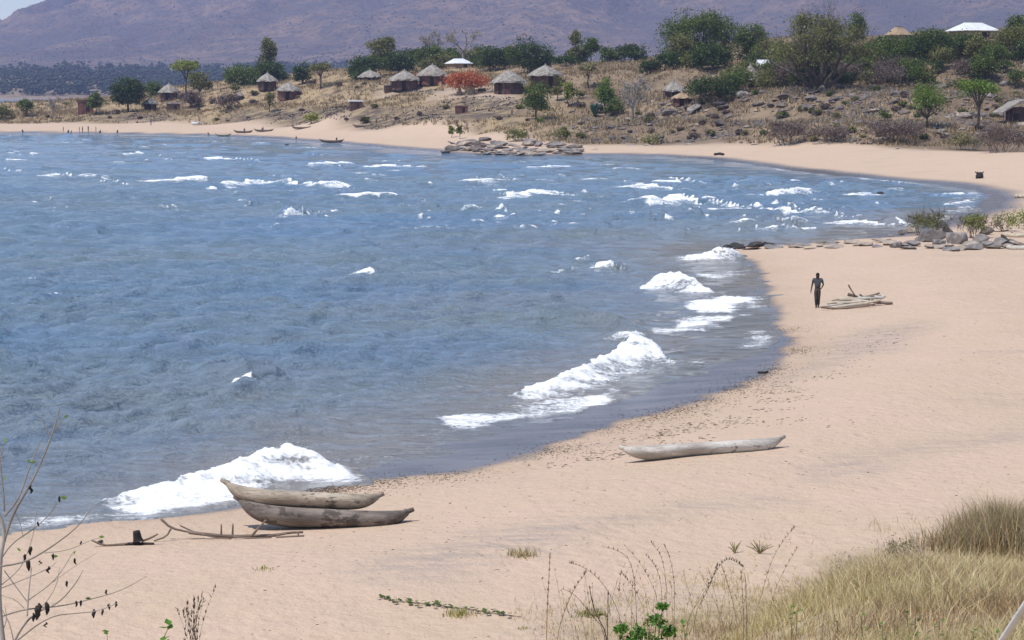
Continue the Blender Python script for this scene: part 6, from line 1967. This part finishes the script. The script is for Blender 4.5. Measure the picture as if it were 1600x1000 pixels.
ST = [
 ('tall rusty grass stalk at the left of the near stems', [(15, 800), (20, 600), (30, 430), (38, 260)], .007, 'blade_rust', 24, 70),
 ('rusty feathery grass leaning right beside the tallest stalk', [(75, 800), (120, 640), (180, 490), (268, 370)], .006, 'blade_rust', 24, 60),
 ('grey arching stem ending in a dark knot, leftmost of the arches', [(495, 700), (420, 520), (330, 400), (230, 335), (155, 318)], .004, 'twig_dark', 25, 16),
 ('straight dark dead stem with a blunt tip', [(395, 780), (400, 620), (402, 490)], .008, 'twig_dark', 25, 10),
 ('dark dead stem leaning left beside the straight one', [(405, 780), (330, 650), (300, 560), (283, 460)], .010, 'twig_dark', 25.2, 14),
 ('thin dark stem bending far left from the dead stems', [(400, 760), (280, 620), (190, 510), (115, 480)], .005, 'twig_dark', 25.1, 6),
 ('fine arching stem with a drooping tip above the green plant', [(580, 700), (572, 480), (545, 310), (480, 245), (362, 214)], .004, 'twig_dark', 26, 14),
 ('long thin stem leaning left, tallest of the fine arches', [(720, 560), (660, 420), (590, 300), (500, 205)], .0035, 'twig_dark', 27, 12),
 ('fine stem with small buds in the middle of the near stems', [(770, 560), (760, 400), (735, 270), (668, 188)], .0035, 'twig_dark', 27, 20),
 ('fine stem with a dark bud on its tip', [(815, 560), (815, 430), (790, 290), (752, 205)], .0035, 'twig_dark', 27.2, 20),
 ('short leaning seed stem among the fine stems', [(740, 500), (715, 370), (670, 300), (632, 265)], .0035, 'twig_dark', 27, 14),
 ('pale straw bent over with a brown drooping ear', [(655, 740), (610, 570), (560, 470), (500, 400), (478, 368), (470, 500)], .005, 'blade_straw', 24.5, 40),
 ('leaning weed stem thick with seeds, curving over to the right', [(880, 690), (980, 540), (1060, 400), (1120, 300), (1180, 295), (1245, 345)], .005, 'leaf_drygreen', 26, 90),
 ('second leaning weed stem just right of the seedy one', [(930, 650), (1010, 520), (1060, 400), (1085, 330)], .004, 'twig_purple', 26.3, 50),
 ('rusty branching stalk right of the seedy weed', [(1215, 760), (1190, 600), (1150, 450), (1110, 340)], .006, 'blade_rust', 25, 40),
 ('rusty stalk leaning right with a long thin tip', [(1300, 700), (1360, 520), (1420, 300), (1500, 170), (1572, 90)], .0045, 'blade_rust', 26, 40),
 ('second rusty stalk leaning right, shorter than the long one', [(1390, 720), (1430, 520), (1500, 360), (1585, 220)], .004, 'blade_rust', 26.5, 34),
 ('thin upright brown stalk between the rusty ones', [(1250, 690), (1240, 500), (1232, 375)], .004, 'blade_rust', 26, 20),
]
for lb, L_, r_, mt, d_, hd in ST:
    wild_stem(lb, Z5(L_), r_, mt, d_, hd, 'blade_rust' if 'rust' in mt else 'debris')
g = random.Random(31)
for k in range(96):
    x_ = g.choice([g.uniform(860, 1300), g.uniform(980, 1250), g.uniform(1100, 1400)]); y1 = g.uniform(880, 985); ln = g.gauss(0, 22)
    mt = g.choice(['twig_purple', 'blade_rust', 'blade_straw', 'leaf_drygreen'])
    wz = next(n for lim, n in ((940, 'left of the green leafy plant'), (1060, 'around the green leafy plant'), (1150, 'below the seedy leaning weed'), (1240, 'left of the forked green seedling'), (9999, 'right of the forked green seedling')) if x_ < lim)
    o_ = wild_stem('fine %s %s grass stem leaning %s, %s' % ('tall' if y1 < 915 else ('mid-height' if y1 < 955 else 'short'), {'twig_purple': 'grey-brown', 'blade_rust': 'rusty', 'blade_straw': 'straw-coloured', 'leaf_drygreen': 'dull green'}[mt], 'left' if ln < 0 else 'right', wz), [(x_, 1010), (x_ + ln * 0.3, (1010 + y1) / 2), (x_ + ln, y1)], g.uniform(.002, .004), mt, g.uniform(23, 29), 10)
    o_['group'] = 'fine grass stems along the bottom edge'
# leafy seedlings along the bottom
LS = [('fresh green seedling with a forked stem at the bottom right', [(1238, 1010), (1236, 970), (1236, 945)], 9), ('second fork of the green seedlings at the bottom right', [(1242, 1010), (1245, 980), (1246, 955)], 6),
      ('slim green-topped seedling right of the forked one', [(1350, 1010), (1347, 985), (1346, 962)], 5), ('green-topped seedling in the middle of the bank', [(1380, 1010), (1378, 990), (1379, 972)], 5),
      ('dark green leafy seedling with drooping leaves', [(1428, 1010), (1430, 985), (1431, 962)], 10), ('brown bare-stemmed seedling beside the drooping one', [(1425, 1010), (1420, 985), (1416, 958)], 3),
      ('green seedling left of the white pole', [(1466, 1010), (1467, 990), (1468, 972)], 7), ('low green seedling close by the white pole', [(1520, 1010), (1521, 995), (1522, 985)], 8), ('broad green seedling right beside the white pole', [(1555, 1012), (1556, 998), (1557, 985)], 8),
      ('small green seedling at the far left of the bank', [(1070, 1012), (1070, 992), (1068, 976)], 6), ('bare brown twig on the bank', [(1285, 1010), (1284, 985), (1287, 960)], 0), ('second bare brown twig on the bank', [(1308, 1010), (1310, 990), (1307, 972)], 1)]
for lb, L_, nl in LS:
    wild_stem(lb, L_, .005, 'twig_dark', 24, 0, leaves=nl, name='seedling')
# the green leafy plant
q = at(1015, 25); b = pix(1012, 1012, 25)
b.z = min(b.z, tz(b.x, b.y) + 0.3)
o = tag(empty('leafy_plant', Vector((b.x, b.y, tz(b.x, b.y)))), 'bright green leafy plant at the bottom edge among dry stems', 'plant')
for j, (bx_, by_, r_) in enumerate(((970, 985, 0.10), (1000, 992, 0.12), (1025, 975, 0.13), (1035, 950, 0.07), (1045, 990, 0.10), (985, 1005, 0.12), (1015, 1008, 0.14))):
    c = pix(bx_, by_, 25) - o.location
    leaf_part('foliage', [(c.x, c.y, c.z, r_, r_, r_)], 190, 0.026, 800 + j, M['leaf_fresh'], o, shell=0.2, per=4, clump=0.35)
    mb = MB(); mb.tube([(0, 0, -0.05), tuple(c * 0.6), tuple(c)], [0.008, 0.006, 0.004], 5); mb.build('stem', M['leaf_mid'], o)
# wispy dry plant and green shoot at the bottom left
g = random.Random(55)
for k in range(14):
    x_ = 300 + g.gauss(0, 18); y1 = g.uniform(905, 975)
    o_ = wild_stem('%s wispy dry stem leaning %s in the clump at the bottom left' % ('tall' if y1 < 930 else ('middling' if y1 < 952 else 'short'), 'left' if x_ < 300 else 'right'), [(300 + g.gauss(0, 6), 1015), (0.5 * (x_ + 300), (1010 + y1) / 2), (x_, y1)], .0022, 'twig_purple', 17 + g.random(), 14, 'debris', name='dry_stem')
    o_['group'] = 'wispy dry clump at the bottom left'
wild_stem('fresh green shoot with broad leaves at the bottom left', [(252, 1012), (258, 990), (268, 975)], .004, 'leaf_mid', 15, leaves=8, name='seedling')
wild_stem('tiny green shoot left of the broad-leaved one at the bottom', [(168, 1012), (168, 998), (167, 988)], .003, 'leaf_mid', 15, leaves=4, name='seedling')
# white pole
mb = MB(); a_ = pix(1562, 1006, 17); b_ = pix(1612, 930, 16)
mb.tube([tuple(a_ + (a_ - b_) * 2.2), tuple(a_), tuple(b_), tuple(b_ + (b_ - a_) * 1.5)], 0.028, 12)
tag(mb.build('white_pole', M['pole_white'], None, True), 'slanting white pole at the bottom right corner', 'pole')

# ------------------------------------------------------------------ the bare sapling close to the camera (detail coordinates, 2.63x from 0,620)
DS = 10.0
def zs(a, b_, dy=0.0): return pix(a / 2.63, 620 + b_ / 2.63, DS + dy)
sb = pix(8, 1180, DS); sb.z = tz(sb.x, sb.y)
sap = tag(empty('bare_sapling', sb), 'bare pale-barked sapling with dark pods at the left edge', 'sapling')
def limb(pts, r0, r1, mat='twig_grey', dy=0.0):
    P = [tuple((p if isinstance(p, Vector) else zs(p[0], p[1], dy)) - sb) for p in pts]
    pl = smooth_line(P, 2); n = len(pl)
    mb = MB(); mb.tube(pl, [r0 + (r1 - r0) * i / (n - 1) for i in range(n)], 7)
    return mb.build('branch', M[mat], sap, True)
limb([sb + Vector((0, 0, -0.1)), zs(60, 1300), zs(-5, 900), zs(0, 660), zs(18, 580), zs(14, 530), zs(0, 490), zs(-25, 440)], 0.014, 0.008, 'bark_pale')
limb([zs(0, 660), zs(18, 590), zs(40, 520), zs(65, 460), zs(120, 370), zs(165, 280), zs(210, 170), zs(235, 90), zs(246, 42)], 0.0085, 0.0022)
limb([(205, 158), (185, 120), (164, 82)], 0.003, 0.0015); limb([(214, 150), (240, 115), (268, 80)], 0.0025, 0.0012)
limb([(20, 490), (75, 425), (105, 340), (130, 270), (168, 175)], 0.0055, 0.0018, dy=0.1)
limb([(18, 470), (15, 400), (5, 310), (0, 250), (14, 190)], 0.005, 0.002, dy=-0.1)
limb([(0, 672), (50, 600), (130, 550), (200, 490), (242, 425)], 0.0042, 0.0015, dy=0.15)
limb([(-20, 700), (100, 682), (190, 632), (290, 560), (340, 510), (382, 448)], 0.0055, 0.0016, dy=-0.1)
limb([(182, 642), (280, 632), (370, 590), (415, 578)], 0.0018, 0.001, dy=-0.1)
limb([(-10, 785), (60, 730), (100, 680), (140, 560), (150, 470)], 0.0028, 0.001)
limb([zs(40, 1040), zs(100, 930), zs(160, 880), zs(240, 850), zs(310, 770), zs(342, 712)], 0.0065, 0.0012)
limb([(-10, 908), (100, 872), (250, 862), (400, 825), (500, 796), (602, 738)], 0.0045, 0.0012, dy=0.1)
limb([(60, 1010), (200, 900), (330, 888), (400, 882), (482, 848)], 0.0042, 0.0012, dy=-0.1)
limb([(118, 835), (220, 762), (270, 690), (302, 636)], 0.003, 0.001)
limb([(-10, 792), (120, 742), (210, 700), (232, 678)], 0.0028, 0.001, dy=0.1)
limb([(18, 715), (65, 780), (112, 842)], 0.003, 0.002); limb([(112, 900), (118, 800), (130, 700)], 0.0045, 0.002, 'bark_pale')
limb([(60, 470), (85, 520), (95, 580)], 0.002, 0.001); limb([(0, 980), (30, 920), (20, 860)], 0.003, 0.001); limb([(55, 1000), (40, 930), (0, 860)], 0.003, 0.001)
limb([(220, 760), (300, 700), (400, 640)], 0.0016, 0.0008); limb([(160, 880), (230, 790), (245, 700)], 0.0022, 0.0008); limb([(100, 870), (60, 830), (0, 815)], 0.002, 0.001)
g = random.Random(3)
for (x_, y_, s_) in ((152, 885, 1.6), (160, 870, 1.3), (136, 905, 1.0), (191, 868, 1.4), (386, 890, 1.0), (424, 885, 0.7), (450, 862, 0.7), (478, 852, 0.7), (116, 690, 1.3), (104, 660, 0.8), (129, 632, 1.0), (200, 710, 0.8), (274, 768, 0.7), (312, 850, 0.7), (334, 848, 0.7), (437, 802, 0.6),
                     (222, 657, 0.7), (166, 680, 0.5), (308, 675, 0.7), (128, 380, 0.9), (245, 420, 0.7), (158, 522, 0.6), (188, 936, 0.6), (332, 600, 0.5)):
    c = zs(x_, y_) - sb; mb = MB(); u_ = 0.013 * s_
    mb.tube([tuple(c + Vector((0, 0, u_ * 1.6))), tuple(c + Vector((g.gauss(0, .004), 0, u_ * 0.7))), tuple(c + Vector((g.gauss(0, .004), 0, -u_ * 0.6))), tuple(c + Vector((g.gauss(0, .004), 0, -u_ * 1.9)))], [u_ * 0.3, u_ * 0.75, u_ * 0.7, u_ * 0.2], 6)
    mb.build('pod', M['wood_black'], sap, True)
for (x_, y_) in ((25, 175), (18, 182), (120, 262), (136, 268), (258, 412), (266, 416), (306, 640), (100, 662), (78, 628), (418, 575), (362, 828), (228, 655), (20, 335), (272, 80)):
    c = zs(x_, y_) - sb; mb = MB(); a = g.uniform(0, 6.28); t_ = Vector((math.cos(a), 0.5 * math.sin(a), math.sin(a) * .7)) * 0.016; s_ = Vector((-t_.z, 0.4 * t_.x, t_.x)) * 0.45
    mb.face([c - t_, c + s_, c + t_]); mb.face([c - t_, c + t_, c - s_]); mb.build('leaf', M['leaf_bright'], sap)
